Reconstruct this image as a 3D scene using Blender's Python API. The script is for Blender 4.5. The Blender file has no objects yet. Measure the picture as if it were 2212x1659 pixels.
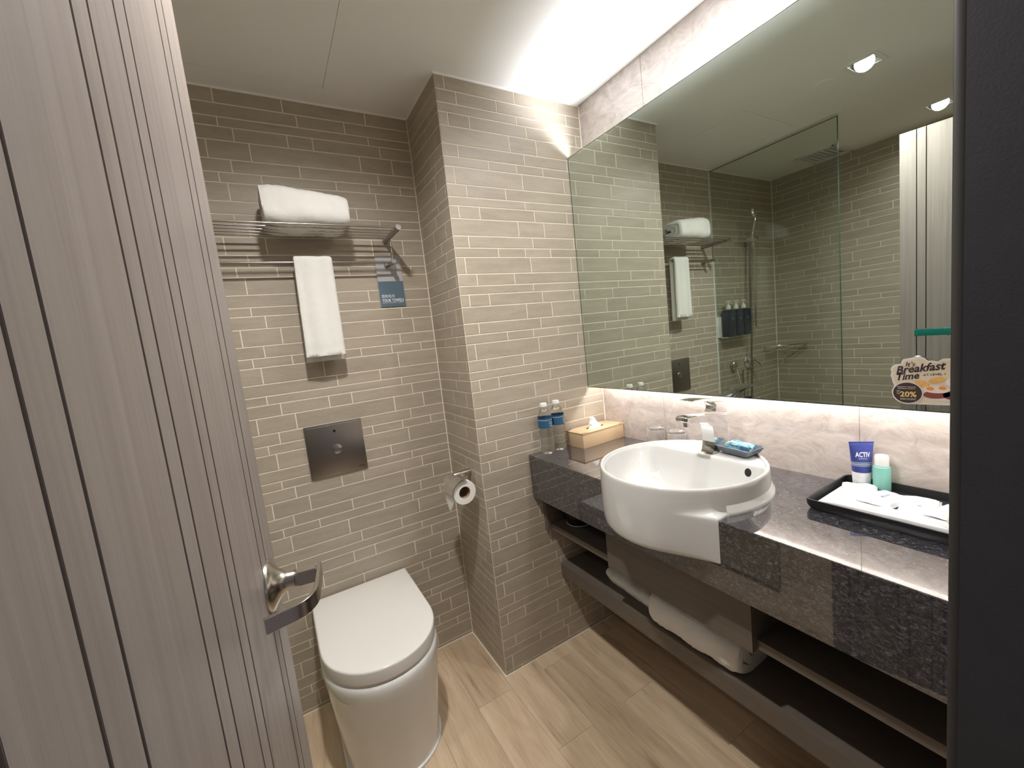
import bpy, bmesh, math, random
from mathutils import Vector, Matrix, noise
random.seed(7)
S = bpy.context.scene
C = S.collection

# ------------------------------------------------------------------ camera, world, exposure
cam_d = bpy.data.cameras.new('camera'); cam = bpy.data.objects.new('camera', cam_d); C.objects.link(cam)
FPX = 893.85
cam_d.sensor_fit = 'HORIZONTAL'; cam_d.sensor_width = 36.0; cam_d.lens = FPX / 2212 * 36.0
cam_d.clip_start = 0.02; cam_d.clip_end = 50
RX = (0.8557546, -0.5057186, -0.1092369); DY = (-0.1509118, -0.0420298, -0.9876534); FW = (0.4948835, 0.8616741, -0.1122860)
m = Matrix.Identity(4)
for i in range(3):
    m[i][0] = RX[i]; m[i][1] = -DY[i]; m[i][2] = -FW[i]
m.translation = Vector((-0.63613, -1.41539, 1.36527))
cam.matrix_world = m
S.camera = cam
S.view_settings.view_transform = 'Standard'; S.view_settings.look = 'None'
S.view_settings.gamma = 1.0; S.view_settings.use_curve_mapping = False
S.view_settings.exposure = 0.68
S.cycles.max_bounces = 16; S.cycles.diffuse_bounces = 10; S.cycles.glossy_bounces = 8; S.cycles.transmission_bounces = 12; S.cycles.transparent_max_bounces = 16
W = bpy.data.worlds.new('dim_room'); S.world = W; W.use_nodes = True
W.node_tree.nodes['Background'].inputs[0].default_value = (0.55, 0.52, 0.60, 1)
W.node_tree.nodes['Background'].inputs[1].default_value = 0.15
SPOT_W = (8.0, 51.0, 14.0); LED_TOP = 1.0; LED_TOP_W = 6.3; LED_BOTTOM = 34.0
SPOTS = [(-1.36, -0.643), (-0.472, -0.643), (0.40, -0.655)]
H = 2.30; YB = 0.3228; XW = 0.6464; XM = 0.5631; XL = -1.63; YN = -1.30

for (lx, ly), pw in zip(SPOTS, SPOT_W):
    ld = bpy.data.lights.new('downlight_beam', 'SPOT'); ld.energy = pw
    ld.spot_size = math.radians(166); ld.spot_blend = 0.9; ld.shadow_soft_size = 0.032
    ld.color = (1.0, 0.965, 0.92)
    lo = bpy.data.objects.new('downlight_beam', ld); C.objects.link(lo); lo.location = (lx, ly, H + 0.002)

# the lensed light tape on top of the mirror box, shining at the ceiling
ad = bpy.data.lights.new('mirror_top_tape', 'AREA'); ad.shape = 'RECTANGLE'; ad.size = 0.012; ad.size_y = 1.25; ad.energy = LED_TOP_W
ad.spread = math.radians(125); ad.color = (0.93, 0.96, 1.0)
ao = bpy.data.objects.new('mirror_top_tape', ad); C.objects.link(ao); ao.location = (XM + 0.020, -0.652, 2.0665); ao.rotation_euler = (math.pi, math.radians(-46), 0)

# ------------------------------------------------------------------ materials
def nt_new(name):
    mt = bpy.data.materials.new(name); mt.use_nodes = True
    nt = mt.node_tree; b = nt.nodes['Principled BSDF']; return mt, nt, b
def N(nt, t, **kw):
    n = nt.nodes.new(t)
    for k, v in kw.items(): setattr(n, k, v)
    return n
def plain(name, col, rough=0.5, metal=0.0, spec=0.5, bump=0.0, bscale=200.0, trans=0.0, ior=1.45, coat=0.0, sheen=0.0, aniso=0.0, varc=0.0, vscale=6.0):
    mt, nt, b = nt_new(name); L = nt.links
    b.inputs['Base Color'].default_value = (*col, 1); b.inputs['Roughness'].default_value = rough
    b.inputs['Metallic'].default_value = metal; b.inputs['Specular IOR Level'].default_value = spec
    b.inputs['Transmission Weight'].default_value = trans; b.inputs['IOR'].default_value = ior
    b.inputs['Coat Weight'].default_value = coat; b.inputs['Sheen Weight'].default_value = sheen
    b.inputs['Anisotropic'].default_value = aniso
    tc = N(nt, 'ShaderNodeTexCoord')
    if varc > 0:
        n = N(nt, 'ShaderNodeTexNoise'); n.inputs['Scale'].default_value = vscale; n.inputs['Detail'].default_value = 4
        L.new(tc.outputs['Object'], n.inputs['Vector'])
        mx = N(nt, 'ShaderNodeMix', data_type='RGBA')
        mx.inputs[6].default_value = (*[c * (1 - varc) for c in col], 1); mx.inputs[7].default_value = (*[min(1, c * (1 + varc)) for c in col], 1)
        L.new(n.outputs['Fac'], mx.inputs[0]); L.new(mx.outputs[2], b.inputs['Base Color'])
    if bump > 0:
        n = N(nt, 'ShaderNodeTexNoise'); n.inputs['Scale'].default_value = bscale; n.inputs['Detail'].default_value = 3
        L.new(tc.outputs['Object'], n.inputs['Vector'])
        bp = N(nt, 'ShaderNodeBump'); bp.inputs['Strength'].default_value = bump; bp.inputs['Distance'].default_value = 0.002
        L.new(n.outputs['Fac'], bp.inputs['Height']); L.new(bp.outputs['Normal'], b.inputs['Normal'])
    return mt
def ramp(nt, stops):
    r = N(nt, 'ShaderNodeValToRGB'); e = r.color_ramp.elements
    e[0].position = stops[0][0]; e[0].color = (*stops[0][1], 1); e[1].position = stops[-1][0]; e[1].color = (*stops[-1][1], 1)
    for p, c in stops[1:-1]:
        q = e.new(p); q.color = (*c, 1)
    return r
def grain(name, stops, scale, nscale=6.0, rough=0.45, bump=0.15, coord='Object', rnd=True, tint=0.10, fine=0.35, dark=None):
    """long-fibred surface (wood, veined tile): noise stretched by scale vector"""
    mt, nt, b = nt_new(name); L = nt.links
    tc = N(nt, 'ShaderNodeTexCoord'); oi = N(nt, 'ShaderNodeObjectInfo')
    mp = N(nt, 'ShaderNodeMapping'); mp.inputs['Scale'].default_value = scale
    add = N(nt, 'ShaderNodeVectorMath', operation='ADD'); ml = N(nt, 'ShaderNodeVectorMath', operation='SCALE')
    ml.inputs['Scale'].default_value = 37.0 if rnd else 0.0
    cmb = N(nt, 'ShaderNodeCombineXYZ')
    for k in range(3): L.new(oi.outputs['Random'], cmb.inputs[k])
    L.new(cmb.outputs[0], ml.inputs[0]); L.new(tc.outputs[coord], add.inputs[0]); L.new(ml.outputs[0], add.inputs[1])
    L.new(add.outputs[0], mp.inputs['Vector'])
    n1 = N(nt, 'ShaderNodeTexNoise'); n1.inputs['Scale'].default_value = nscale; n1.inputs['Detail'].default_value = 6; n1.inputs['Distortion'].default_value = 0.4
    n2 = N(nt, 'ShaderNodeTexNoise'); n2.inputs['Scale'].default_value = nscale * 7; n2.inputs['Detail'].default_value = 3
    L.new(mp.outputs[0], n1.inputs['Vector']); L.new(mp.outputs[0], n2.inputs['Vector'])
    mx = N(nt, 'ShaderNodeMix'); mx.inputs[0].default_value = fine
    L.new(n1.outputs['Fac'], mx.inputs[2]); L.new(n2.outputs['Fac'], mx.inputs[3])
    r = ramp(nt, stops); L.new(mx.outputs[0], r.inputs[0])
    hsv = N(nt, 'ShaderNodeHueSaturation'); mr = N(nt, 'ShaderNodeMapRange')
    mr.inputs[3].default_value = 1 - tint; mr.inputs[4].default_value = 1 + tint
    L.new(oi.outputs['Random'], mr.inputs[0]); L.new(mr.outputs[0], hsv.inputs['Value']); L.new(r.outputs[0], hsv.inputs['Color'])
    out = hsv.outputs[0]
    if dark:
        n3 = N(nt, 'ShaderNodeTexNoise'); n3.inputs['Scale'].default_value = nscale * dark[0]; n3.inputs['Detail'].default_value = 5
        L.new(mp.outputs[0], n3.inputs['Vector'])
        r3 = ramp(nt, [(dark[1], (0, 0, 0)), (dark[1] + 0.12, (1, 1, 1))]); L.new(n3.outputs['Fac'], r3.inputs[0])
        m3 = N(nt, 'ShaderNodeMix', data_type='RGBA'); m3.inputs[7].default_value = (*dark[2], 1)
        sc = N(nt, 'ShaderNodeMath', operation='MULTIPLY'); sc.inputs[1].default_value = dark[3]
        L.new(r3.outputs[0], sc.inputs[0]); L.new(sc.outputs[0], m3.inputs[0]); L.new(out, m3.inputs[6]); out = m3.outputs[2]
    L.new(out, b.inputs['Base Color']); b.inputs['Roughness'].default_value = rough
    if bump > 0:
        bp = N(nt, 'ShaderNodeBump'); bp.inputs['Strength'].default_value = bump; bp.inputs['Distance'].default_value = 0.001
        L.new(mx.outputs[0], bp.inputs['Height']); L.new(bp.outputs['Normal'], b.inputs['Normal'])
    return mt
def emis(name, col, st):
    mt = bpy.data.materials.new(name); mt.use_nodes = True; nt = mt.node_tree; nt.nodes.clear()
    e = N(nt, 'ShaderNodeEmission'); o = N(nt, 'ShaderNodeOutputMaterial'); e.inputs[0].default_value = (*col, 1); e.inputs[1].default_value = st
    nt.links.new(e.outputs[0], o.inputs[0]); return mt
def thin_glass(name, tint, refl=1.0, rough=0.0, ior=1.45):
    mt = bpy.data.materials.new(name); mt.use_nodes = True; nt = mt.node_tree; nt.nodes.clear(); L = nt.links
    t = N(nt, 'ShaderNodeBsdfTransparent'); t.inputs[0].default_value = (*tint, 1)
    g = N(nt, 'ShaderNodeBsdfGlossy'); g.inputs['Roughness'].default_value = rough
    f0 = N(nt, 'ShaderNodeLayerWeight'); f0.inputs[0].default_value = 0.5
    f = N(nt, 'ShaderNodeMath', operation='POWER'); f.inputs[1].default_value = 4.0; L.new(f0.outputs['Facing'], f.inputs[0])
    q = N(nt, 'ShaderNodeMath', operation='MULTIPLY_ADD'); q.inputs[1].default_value = 0.55 * refl; q.inputs[2].default_value = 0.04 * refl
    mx = N(nt, 'ShaderNodeMixShader'); o = N(nt, 'ShaderNodeOutputMaterial')
    L.new(f.outputs[0], q.inputs[0]); L.new(q.outputs[0], mx.inputs[0]); L.new(t.outputs[0], mx.inputs[1]); L.new(g.outputs[0], mx.inputs[2]); L.new(mx.outputs[0], o.inputs[0])
    return mt

M = {}
M['tile'] = grain('wall_tile', [(0.30, (0.355, 0.303, 0.238)), (0.55, (0.415, 0.360, 0.290)), (0.8, (0.462, 0.407, 0.332))], (5, 5, 26), 1.6, rough=0.42, bump=0.05, tint=0.055, dark=(1.1, 0.66, (0.34, 0.26, 0.19), 0.45))
M['grout'] = plain('grout', (0.78, 0.71, 0.59), rough=0.9, varc=0.06, vscale=20)
M['stone'] = None
def stone_mat():
    mt, nt, b = nt_new('stone_wall'); L = nt.links
    tc = N(nt, 'ShaderNodeTexCoord')
    mp = N(nt, 'ShaderNodeMapping'); mp.inputs['Rotation'].default_value = (0.9, 0, 0); mp.inputs['Scale'].default_value = (1, 1.1, 1.9)
    L.new(tc.outputs['Object'], mp.inputs[0])
    n = N(nt, 'ShaderNodeTexNoise'); n.inputs['Scale'].default_value = 12; n.inputs['Detail'].default_value = 12; n.inputs['Roughness'].default_value = 0.74; n.inputs['Distortion'].default_value = 1.3
    L.new(mp.outputs[0], n.inputs['Vector'])
    r = ramp(nt, [(0.26, (0.31, 0.255, 0.225)), (0.40, (0.43, 0.37, 0.335)), (0.53, (0.50, 0.44, 0.405)), (0.70, (0.60, 0.55, 0.51))]); L.new(n.outputs['Fac'], r.inputs[0])
    n2 = N(nt, 'ShaderNodeTexNoise'); n2.inputs['Scale'].default_value = 2.6; n2.inputs['Detail'].default_value = 9; n2.inputs['Distortion'].default_value = 2.5
    L.new(mp.outputs[0], n2.inputs['Vector'])
    r2 = ramp(nt, [(0.475, (0, 0, 0)), (0.50, (1, 1, 1)), (0.53, (0, 0, 0))]); L.new(n2.outputs['Fac'], r2.inputs[0])
    sc = N(nt, 'ShaderNodeMath', operation='MULTIPLY'); sc.inputs[1].default_value = 0.13; L.new(r2.outputs[0], sc.inputs[0])
    mx = N(nt, 'ShaderNodeMix', data_type='RGBA'); mx.inputs[7].default_value = (0.80, 0.76, 0.72, 1)
    L.new(sc.outputs[0], mx.inputs[0]); L.new(r.outputs[0], mx.inputs[6]); L.new(mx.outputs[2], b.inputs['Base Color'])
    b.inputs['Roughness'].default_value = 0.16
    return mt
M['stone'] = stone_mat()
def granite_mat():
    mt, nt, b = nt_new('dark_granite'); L = nt.links
    tc = N(nt, 'ShaderNodeTexCoord')
    n = N(nt, 'ShaderNodeTexNoise'); n.inputs['Scale'].default_value = 165; n.inputs['Detail'].default_value = 6; n.inputs['Roughness'].default_value = 0.7; n.inputs['Distortion'].default_value = 1.1
    mp = N(nt, 'ShaderNodeMapping'); mp.inputs['Scale'].default_value = (1, 0.6, 1); mp.inputs['Rotation'].default_value = (0, 0, 0.5)
    L.new(tc.outputs['Object'], mp.inputs[0]); L.new(mp.outputs[0], n.inputs['Vector'])
    r = ramp(nt, [(0.34, (0.011, 0.011, 0.013)), (0.47, (0.028, 0.0275, 0.032)), (0.58, (0.072, 0.070, 0.080)), (0.72, (0.21, 0.205, 0.225))]); L.new(n.outputs['Fac'], r.inputs[0])
    L.new(r.outputs[0], b.inputs['Base Color']); b.inputs['Roughness'].default_value = 0.035; b.inputs['Specular IOR Level'].default_value = 0.8; b.inputs['Coat Weight'].default_value = 1.0; b.inputs['Coat IOR'].default_value = 1.7; b.inputs['Coat Roughness'].default_value = 0.02
    return mt
M['granite'] = granite_mat()
M['door_wood'] = grain('pale_grained_laminate', [(0.30, (0.235, 0.200, 0.184)), (0.5, (0.285, 0.246, 0.228)), (0.72, (0.33, 0.290, 0.270))], (75, 75, 1.3), 1.5, rough=0.38, bump=0.08, coord='Object', tint=0.02, fine=0.3)
M['groove'] = plain('door_groove', (0.018, 0.014, 0.014), rough=0.7, varc=0.1)
M['plank'] = grain('wood_look_floor', [(0.28, (0.40, 0.29, 0.19)), (0.5, (0.575, 0.44, 0.30)), (0.72, (0.70, 0.56, 0.40))], (26, 2.2, 5), 0.9, rough=0.36, bump=0.05, tint=0.06, fine=0.28, dark=(1.3, 0.60, (0.25, 0.16, 0.10), 0.65))
M['floor_grout'] = plain('floor_grout', (0.50, 0.42, 0.33), rough=0.9, varc=0.05)
M['vanity_wood'] = grain('taupe_laminate', [(0.25, (0.095, 0.077, 0.063)), (0.5, (0.130, 0.107, 0.088)), (0.8, (0.160, 0.132, 0.110))], (8, 1.0, 30), 2.0, rough=0.42, bump=0.05, tint=0.04)
M['paint'] = plain('ceiling_paint', (0.88, 0.87, 0.85), rough=0.85, bump=0.02, bscale=120, varc=0.012, vscale=3)
M['frame_paint'] = plain('charcoal_frame', (0.036, 0.036, 0.043), rough=0.55, bump=0.08, bscale=400, varc=0.15, vscale=30)
M['frame_edge'] = plain('charcoal_frame_edge', (0.050, 0.046, 0.042), rough=0.5, varc=0.1, vscale=30)
M['black'] = plain('matt_black', (0.012, 0.012, 0.014), rough=0.4, varc=0.1)
M['void'] = plain('gap_shadow', (0.02, 0.018, 0.016), rough=0.9, varc=0.1)
M['ceramic'] = plain('white_ceramic', (0.80, 0.80, 0.785), rough=0.06, spec=0.6, coat=0.3, varc=0.008)
M['basin'] = plain('basin_ceramic', (0.66, 0.66, 0.65), rough=0.06, spec=0.6, coat=0.3, varc=0.008)
M['lid'] = plain('white_lid_plastic', (0.76, 0.74, 0.71), rough=0.16, varc=0.008)
M['silicone'] = plain('white_silicone', (0.80, 0.82, 0.82), rough=0.35, bump=0.3, bscale=60)
M['chrome'] = plain('chrome', (0.86, 0.86, 0.87), rough=0.04, metal=1.0, varc=0.01)
M['nickel'] = plain('brushed_nickel', (0.56, 0.52, 0.48), rough=0.24, metal=1.0, bump=0.05, bscale=500, varc=0.04)
M['steel'] = plain('brushed_steel', (0.42, 0.40, 0.39), rough=0.33, metal=1.0, aniso=0.7, bump=0.04, bscale=600, varc=0.05)
M['rack'] = plain('satin_steel', (0.40, 0.375, 0.345), rough=0.28, metal=1.0, varc=0.02)
M['towel'] = plain('terry_cloth', (0.80, 0.79, 0.755), rough=0.95, sheen=0.3, bump=0.9, bscale=420, varc=0.03, vscale=60)
M['mirror'] = plain('mirror_silver', (0.68, 0.76, 0.70), rough=0.0, metal=1.0, varc=0.002)
M['mirror_edge'] = plain('mirror_edge', (0.035, 0.05, 0.045), rough=0.25, varc=0.05)
M['glass'] = thin_glass('shower_glass', (0.915, 0.94, 0.915), 0.9)
M['glass_edge'] = plain('green_glass_edge', (0.05, 0.09, 0.075), rough=0.15, varc=0.05)
M['clear'] = thin_glass('clear_plastic', (0.955, 0.965, 0.965), 1.5, 0.02, 1.4)
M['tumbler'] = thin_glass('tumbler_glass', (0.975, 0.98, 0.98), 2.2, 0.0, 1.5)
M['clear'] = plain('clear_bottle', (0.97, 0.985, 0.985), rough=0.0, trans=1.0, ior=1.22, varc=0.001)
M['tumbler'] = plain('tumbler_glass', (0.985, 0.99, 0.99), rough=0.0, trans=1.0, ior=1.45, varc=0.001)
M['ledge'] = plain('thick_green_glass', (0.01, 0.20, 0.155), rough=0.08, trans=0.35, varc=0.05)
M['label_blue'] = plain('blue_label', (0.030, 0.105, 0.21), rough=0.45, varc=0.05)
M['label_white'] = plain('white_print', (0.80, 0.84, 0.86), rough=0.5, varc=0.01)
M['white_plastic'] = plain('white_plastic', (0.82, 0.82, 0.82), rough=0.3, varc=0.01)
M['paper'] = plain('white_paper', (0.83, 0.82, 0.80), rough=0.9, bump=0.2, bscale=90, varc=0.01)
M['card_box'] = plain('tan_faux_leather', (0.57, 0.41, 0.25), rough=0.45, bump=0.15, bscale=300, varc=0.03)
M['card_grey'] = plain('pale_grey_card', (0.47, 0.47, 0.50), rough=0.6, varc=0.01)
M['card_blue'] = plain('slate_blue_card', (0.100, 0.155, 0.205), rough=0.55, varc=0.02)
M['tube_brown'] = plain('cardboard_core', (0.30, 0.21, 0.13), rough=0.9, varc=0.05)
M['tube_blue'] = plain('blue_tube', (0.045, 0.060, 0.25), rough=0.3, varc=0.02)
M['tube_grey'] = plain('grey_stripe', (0.24, 0.30, 0.36), rough=0.4, varc=0.02)
M['tube_white'] = plain('pearl_cap', (0.70, 0.71, 0.73), rough=0.3, varc=0.01)
M['aqua'] = plain('aqua_gel', (0.33, 0.76, 0.66), rough=0.08, trans=0.25, varc=0.02)
M['sachet'] = plain('frosted_sachet', (0.55, 0.55, 0.57), rough=0.35, bump=0.5, bscale=55, varc=0.01)
M['pink'] = plain('pale_pink_plastic', (0.80, 0.60, 0.58), rough=0.4, varc=0.02)
M['mint'] = plain('mint_print', (0.55, 0.76, 0.72), rough=0.5, varc=0.02)
M['loofah'] = plain('pale_green_sponge', (0.70, 0.72, 0.58), rough=0.95, bump=1.0, bscale=120, varc=0.08, vscale=70)
M['dish'] = plain('slate_soap_dish', (0.09, 0.115, 0.145), rough=0.22, varc=0.05)
def soap_mat():
    mt, nt, b = nt_new('blue_green_wrapper'); L = nt.links
    tc = N(nt, 'ShaderNodeTexCoord'); n = N(nt, 'ShaderNodeTexNoise'); n.inputs['Scale'].default_value = 28; n.inputs['Distortion'].default_value = 2.0
    L.new(tc.outputs['Object'], n.inputs['Vector'])
    r = ramp(nt, [(0.38, (0.05, 0.15, 0.30)), (0.48, (0.11, 0.27, 0.40)), (0.55, (0.20, 0.38, 0.32)), (0.66, (0.34, 0.48, 0.38))]); L.new(n.outputs['Fac'], r.inputs[0])
    L.new(r.outputs[0], b.inputs['Base Color']); b.inputs['Roughness'].default_value = 0.42; return mt
M['soap'] = soap_mat()
M['navy'] = plain('navy_bottle', (0.010, 0.020, 0.050), rough=0.25, varc=0.05)
M['pump'] = plain('cream_pump', (0.72, 0.70, 0.62), rough=0.35, varc=0.01)
M['lamp_on'] = emis('lamp_lens', (1.0, 0.93, 0.84), 14.0)
M['led_top'] = emis('led_tape_top', (0.92, 0.955, 1.0), LED_TOP)
M['led_bottom'] = emis('led_tape_bottom', (1.0, 0.95, 0.90), LED_BOTTOM)
M['sticker_cream'] = plain('sticker_cream', (0.60, 0.50, 0.38), rough=0.5, varc=0.05)
M['sticker_rim'] = plain('sticker_rim', (0.62, 0.59, 0.56), rough=0.5, varc=0.01)
M['ink'] = plain('dark_ink', (0.035, 0.025, 0.035), rough=0.5, varc=0.02)
M['brown_disc'] = plain('brown_roundel', (0.050, 0.028, 0.026), rough=0.5, varc=0.03)
M['gold'] = plain('gold_print', (0.60, 0.46, 0.16), rough=0.5, varc=0.03)
M['egg'] = plain('egg_yolk', (0.70, 0.24, 0.07), rough=0.4, varc=0.05)
M['egg_white'] = plain('egg_white', (0.66, 0.58, 0.52), rough=0.4, varc=0.05)
M['bread'] = plain('bread_print', (0.62, 0.36, 0.12), rough=0.5, varc=0.2, vscale=120)
M['bacon'] = plain('bacon_print', (0.20, 0.055, 0.045), rough=0.5, varc=0.3, vscale=200)

# ------------------------------------------------------------------ geometry helpers
def root(name, label, cat, loc=(0, 0, 0), rotz=0.0, group=None):
    o = bpy.data.objects.new(name, None); C.objects.link(o); o.empty_display_size = 0.05
    o.location = loc; o.rotation_euler = (0, 0, rotz); o['label'] = label; o['category'] = cat
    if group: o['group'] = group
    o['_mi'] = 1
    del o['_mi']
    RM[o.name] = (Matrix.Translation(loc) @ Matrix.Rotation(rotz, 4, 'Z')).inverted()
    return o
RM = {}
def tag(o, label=None, cat=None, group=None, kind=None):
    if label: o['label'] = label
    if cat: o['category'] = cat
    if group: o['group'] = group
    if kind: o['kind'] = kind
    return o
def mk(name, bm, mat, parent=None, world=True, smooth=True, ang=35):
    """link a bmesh as one object; world=True: coordinates are in world space and moved into the parent's frame"""
    me = bpy.data.meshes.new(name)
    bmesh.ops.recalc_face_normals(bm, faces=bm.faces)
    if parent is not None and world and parent.name in RM: bm.transform(RM[parent.name])
    bm.to_mesh(me); bm.free()
    if smooth:
        me.polygons.foreach_set('use_smooth', [True] * len(me.polygons))
        try: me.set_sharp_from_angle(angle=math.radians(ang))
        except Exception: pass
    me.materials.append(mat)
    o = bpy.data.objects.new(name, me); C.objects.link(o)
    if parent is not None: o.parent = parent
    if parent is not None and parent.name in RM: RM[o.name] = RM[parent.name]
    return o
def bx(bm, x0, x1, y0, y1, z0, z1, bev=0.0, seg=2):
    x0, x1 = min(x0, x1), max(x0, x1); y0, y1 = min(y0, y1), max(y0, y1); z0, z1 = min(z0, z1), max(z0, z1)
    vs = [bm.verts.new((x, y, z)) for x in (x0, x1) for y in (y0, y1) for z in (z0, z1)]
    idx = [(0, 1, 3, 2), (4, 6, 7, 5), (0, 4, 5, 1), (2, 3, 7, 6), (0, 2, 6, 4), (1, 5, 7, 3)]
    fs = [bm.faces.new([vs[i] for i in f]) for f in idx]
    if bev > 0:
        es = set(e for f in fs for e in f.edges)
        bmesh.ops.bevel(bm, geom=list(es), offset=bev, segments=seg, profile=0.5, affect='EDGES')
    return fs
def box(name, mat, parent, x0, x1, y0, y1, z0, z1, bev=0.0, **kw):
    bm = bmesh.new(); bx(bm, x0, x1, y0, y1, z0, z1, bev); return mk(name, bm, mat, parent, **kw)
def prism(bm, pts, a, b, fn):
    """polygon pts in 2D extruded from a to b; fn(u,v,t)->xyz"""
    A = [bm.verts.new(fn(u, v, a)) for u, v in pts]; B = [bm.verts.new(fn(u, v, b)) for u, v in pts]
    n = len(pts); fs = [bm.faces.new(A), bm.faces.new(list(reversed(B)))]
    for i in range(n): fs.append(bm.faces.new((A[i], B[i], B[(i + 1) % n], A[(i + 1) % n])))
    return fs
def lathe(bm, prof, c, seg=32, axis='z', cap=True):
    """prof: list of (r, h) along the axis, from centre point c"""
    c = Vector(c); rings = []
    for r, h in prof:
        ring = []
        for k in range(seg):
            a = 2 * math.pi * k / seg; u, v = r * math.cos(a), r * math.sin(a)
            p = {'z': (u, v, h), 'x': (h, u, v), 'y': (u, h, v)}[axis]
            ring.append(bm.verts.new(c + Vector(p)))
        rings.append(ring)
    for A, B in zip(rings, rings[1:]):
        for k in range(seg): bm.faces.new((A[k], A[(k + 1) % seg], B[(k + 1) % seg], B[k]))
    if cap:
        if prof[0][0] > 1e-6: bm.faces.new(rings[0])
        if prof[-1][0] > 1e-6: bm.faces.new(list(reversed(rings[-1])))
    bmesh.ops.remove_doubles(bm, verts=[v for r in rings for v in r], dist=1e-7)
def tube(bm, pts, r, seg=12, cap=True):
    pts = [Vector(p) for p in pts]; rings = []; up = Vector((0, 0, 1))
    rr = r if isinstance(r, (list, tuple)) else [r] * len(pts)
    t0 = (pts[1] - pts[0]).normalized(); n = t0.cross(up)
    if n.length < 0.1: n = t0.cross(Vector((1, 0, 0)))
    n.normalize()
    for i, p in enumerate(pts):
        t = (pts[min(i + 1, len(pts) - 1)] - pts[max(i - 1, 0)]).normalized()
        n = (n - t * n.dot(t)).normalized(); b = t.cross(n)
        rings.append([bm.verts.new(p + (n * math.cos(2 * math.pi * k / seg) + b * math.sin(2 * math.pi * k / seg)) * rr[i]) for k in range(seg)])
    for A, B in zip(rings, rings[1:]):
        for k in range(seg): bm.faces.new((A[k], A[(k + 1) % seg], B[(k + 1) % seg], B[k]))
    if cap: bm.faces.new(rings[0]); bm.faces.new(list(reversed(rings[-1])))
def smooth_path(pts, n=8):
    pts = [Vector(p) for p in pts]; out = []
    for i in range(len(pts) - 1):
        p0, p1, p2, p3 = pts[max(i - 1, 0)], pts[i], pts[i + 1], pts[min(i + 2, len(pts) - 1)]
        for k in range(n):
            t = k / n
            out.append(0.5 * ((2 * p1) + (p2 - p0) * t + (2 * p0 - 5 * p1 + 4 * p2 - p3) * t * t + (3 * p1 - p0 - 3 * p2 + p3) * t ** 3))
    out.append(pts[-1]); return out
def loft(bm, rings, closed=True, cap0=True, cap1=True):
    R = [[bm.verts.new(p) for p in r] for r in rings]; n = len(R[0])
    for A, B in zip(R, R[1:]):
        for k in range(n if closed else n - 1): bm.faces.new((A[k], A[(k + 1) % n], B[(k + 1) % n], B[k]))
    if cap0: bm.faces.new(R[0])
    if cap1: bm.faces.new(list(reversed(R[-1])))
    return R
def text(name, body, mat, parent, org, xd, yd, width=None, size=0.01, bold=0.0, shear=0.0, height=None, depth=0.0002):
    cu = bpy.data.curves.new(name, 'FONT'); cu.body = body; cu.size = 1.0; cu.offset = bold; cu.shear = shear; cu.resolution_u = 2
    to = bpy.data.objects.new(name, cu); C.objects.link(to); bpy.context.view_layer.update()
    me = bpy.data.meshes.new_from_object(to.evaluated_get(bpy.context.evaluated_depsgraph_get()))
    bpy.data.objects.remove(to); bpy.data.curves.remove(cu)
    bm = bmesh.new(); bm.from_mesh(me); bpy.data.meshes.remove(me)
    xs = [v.co.x for v in bm.verts] or [0, 1]; ys = [v.co.y for v in bm.verts] or [0, 1]
    w = max(xs) - min(xs) or 1; h = max(ys) - min(ys) or 1
    sx = (width / w) if width else size; sy = (height / h) if height else (sx if width else size)
    x = Vector(xd).normalized(); y = Vector(yd).normalized(); z = x.cross(y); o = Vector(org)
    for v in bm.verts: v.co = o + x * ((v.co.x - min(xs)) * sx) + y * ((v.co.y - (0 if not height else min(ys))) * sy) + z * 0.0002
    ob = mk(name, bm, mat, parent, smooth=False); return ob
def struct(o): o['kind'] = 'structure'; return o

# ------------------------------------------------------------------ tiled walls (strip tiles: sheet period 0.495 x 0.319)
ROWS = [(0.061, (-0.211, -0.086)), (0.043, (-0.433, -0.149)), (0.034, (-0.313, -0.190, -0.065)), (0.061, (-0.169, -0.458)),
        (0.0435, (-0.417, -0.252)), (0.0315, (-0.168,)), (0.045, (-0.458, -0.374, -0.128))]
PER = 0.495; G = 0.0040; GD = 0.0012
def tile_rects(u0, u1, phase=0.0, z0=0.0, z1=H):
    out = []; top = 2.130 + 0.319 * 2
    while top > z0:
        for h, js in ROWS:
            zt, zb = top, top - h; top -= h
            if zt <= z0 + 0.008 or zb >= z1 - 0.008: continue
            a, b = max(zb, z0), min(zt, z1)
            cuts = sorted(set([u0, u1] + [j + phase + PER * k for j in js for k in range(-8, 9) if u0 + 0.012 < j + phase + PER * k < u1 - 0.012]))
            for p, q in zip(cuts, cuts[1:]): out.append((p + G / 2, q - G / 2, a + G / 2, b - G / 2))
    return out
TILE_ME = {}
def tile_mesh(w, h):
    k = (round(w, 3), round(h, 3))
    if k not in TILE_ME:
        bm = bmesh.new(); c = 0.0005; T = GD
        r = [[(-w / 2, -h / 2), (w / 2, -h / 2), (w / 2, h / 2), (-w / 2, h / 2)]]
        lay = [[bm.verts.new((x, 0.004, z)) for x, z in r[0]], [bm.verts.new((x, -T + c, z)) for x, z in r[0]],
               [bm.verts.new((x - math.copysign(c, x), -T, z - math.copysign(c, z))) for x, z in r[0]]]
        for A, B in zip(lay, lay[1:]):
            for i in range(4): bm.faces.new((A[i], A[(i + 1) % 4], B[(i + 1) % 4], B[i]))
        bm.faces.new(lay[2]); bmesh.ops.recalc_face_normals(bm, faces=bm.faces)
        me = bpy.data.meshes.new('tile'); bm.to_mesh(me); bm.free(); me.materials.append(M['tile']); TILE_ME[k] = me
    return TILE_ME[k]
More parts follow.
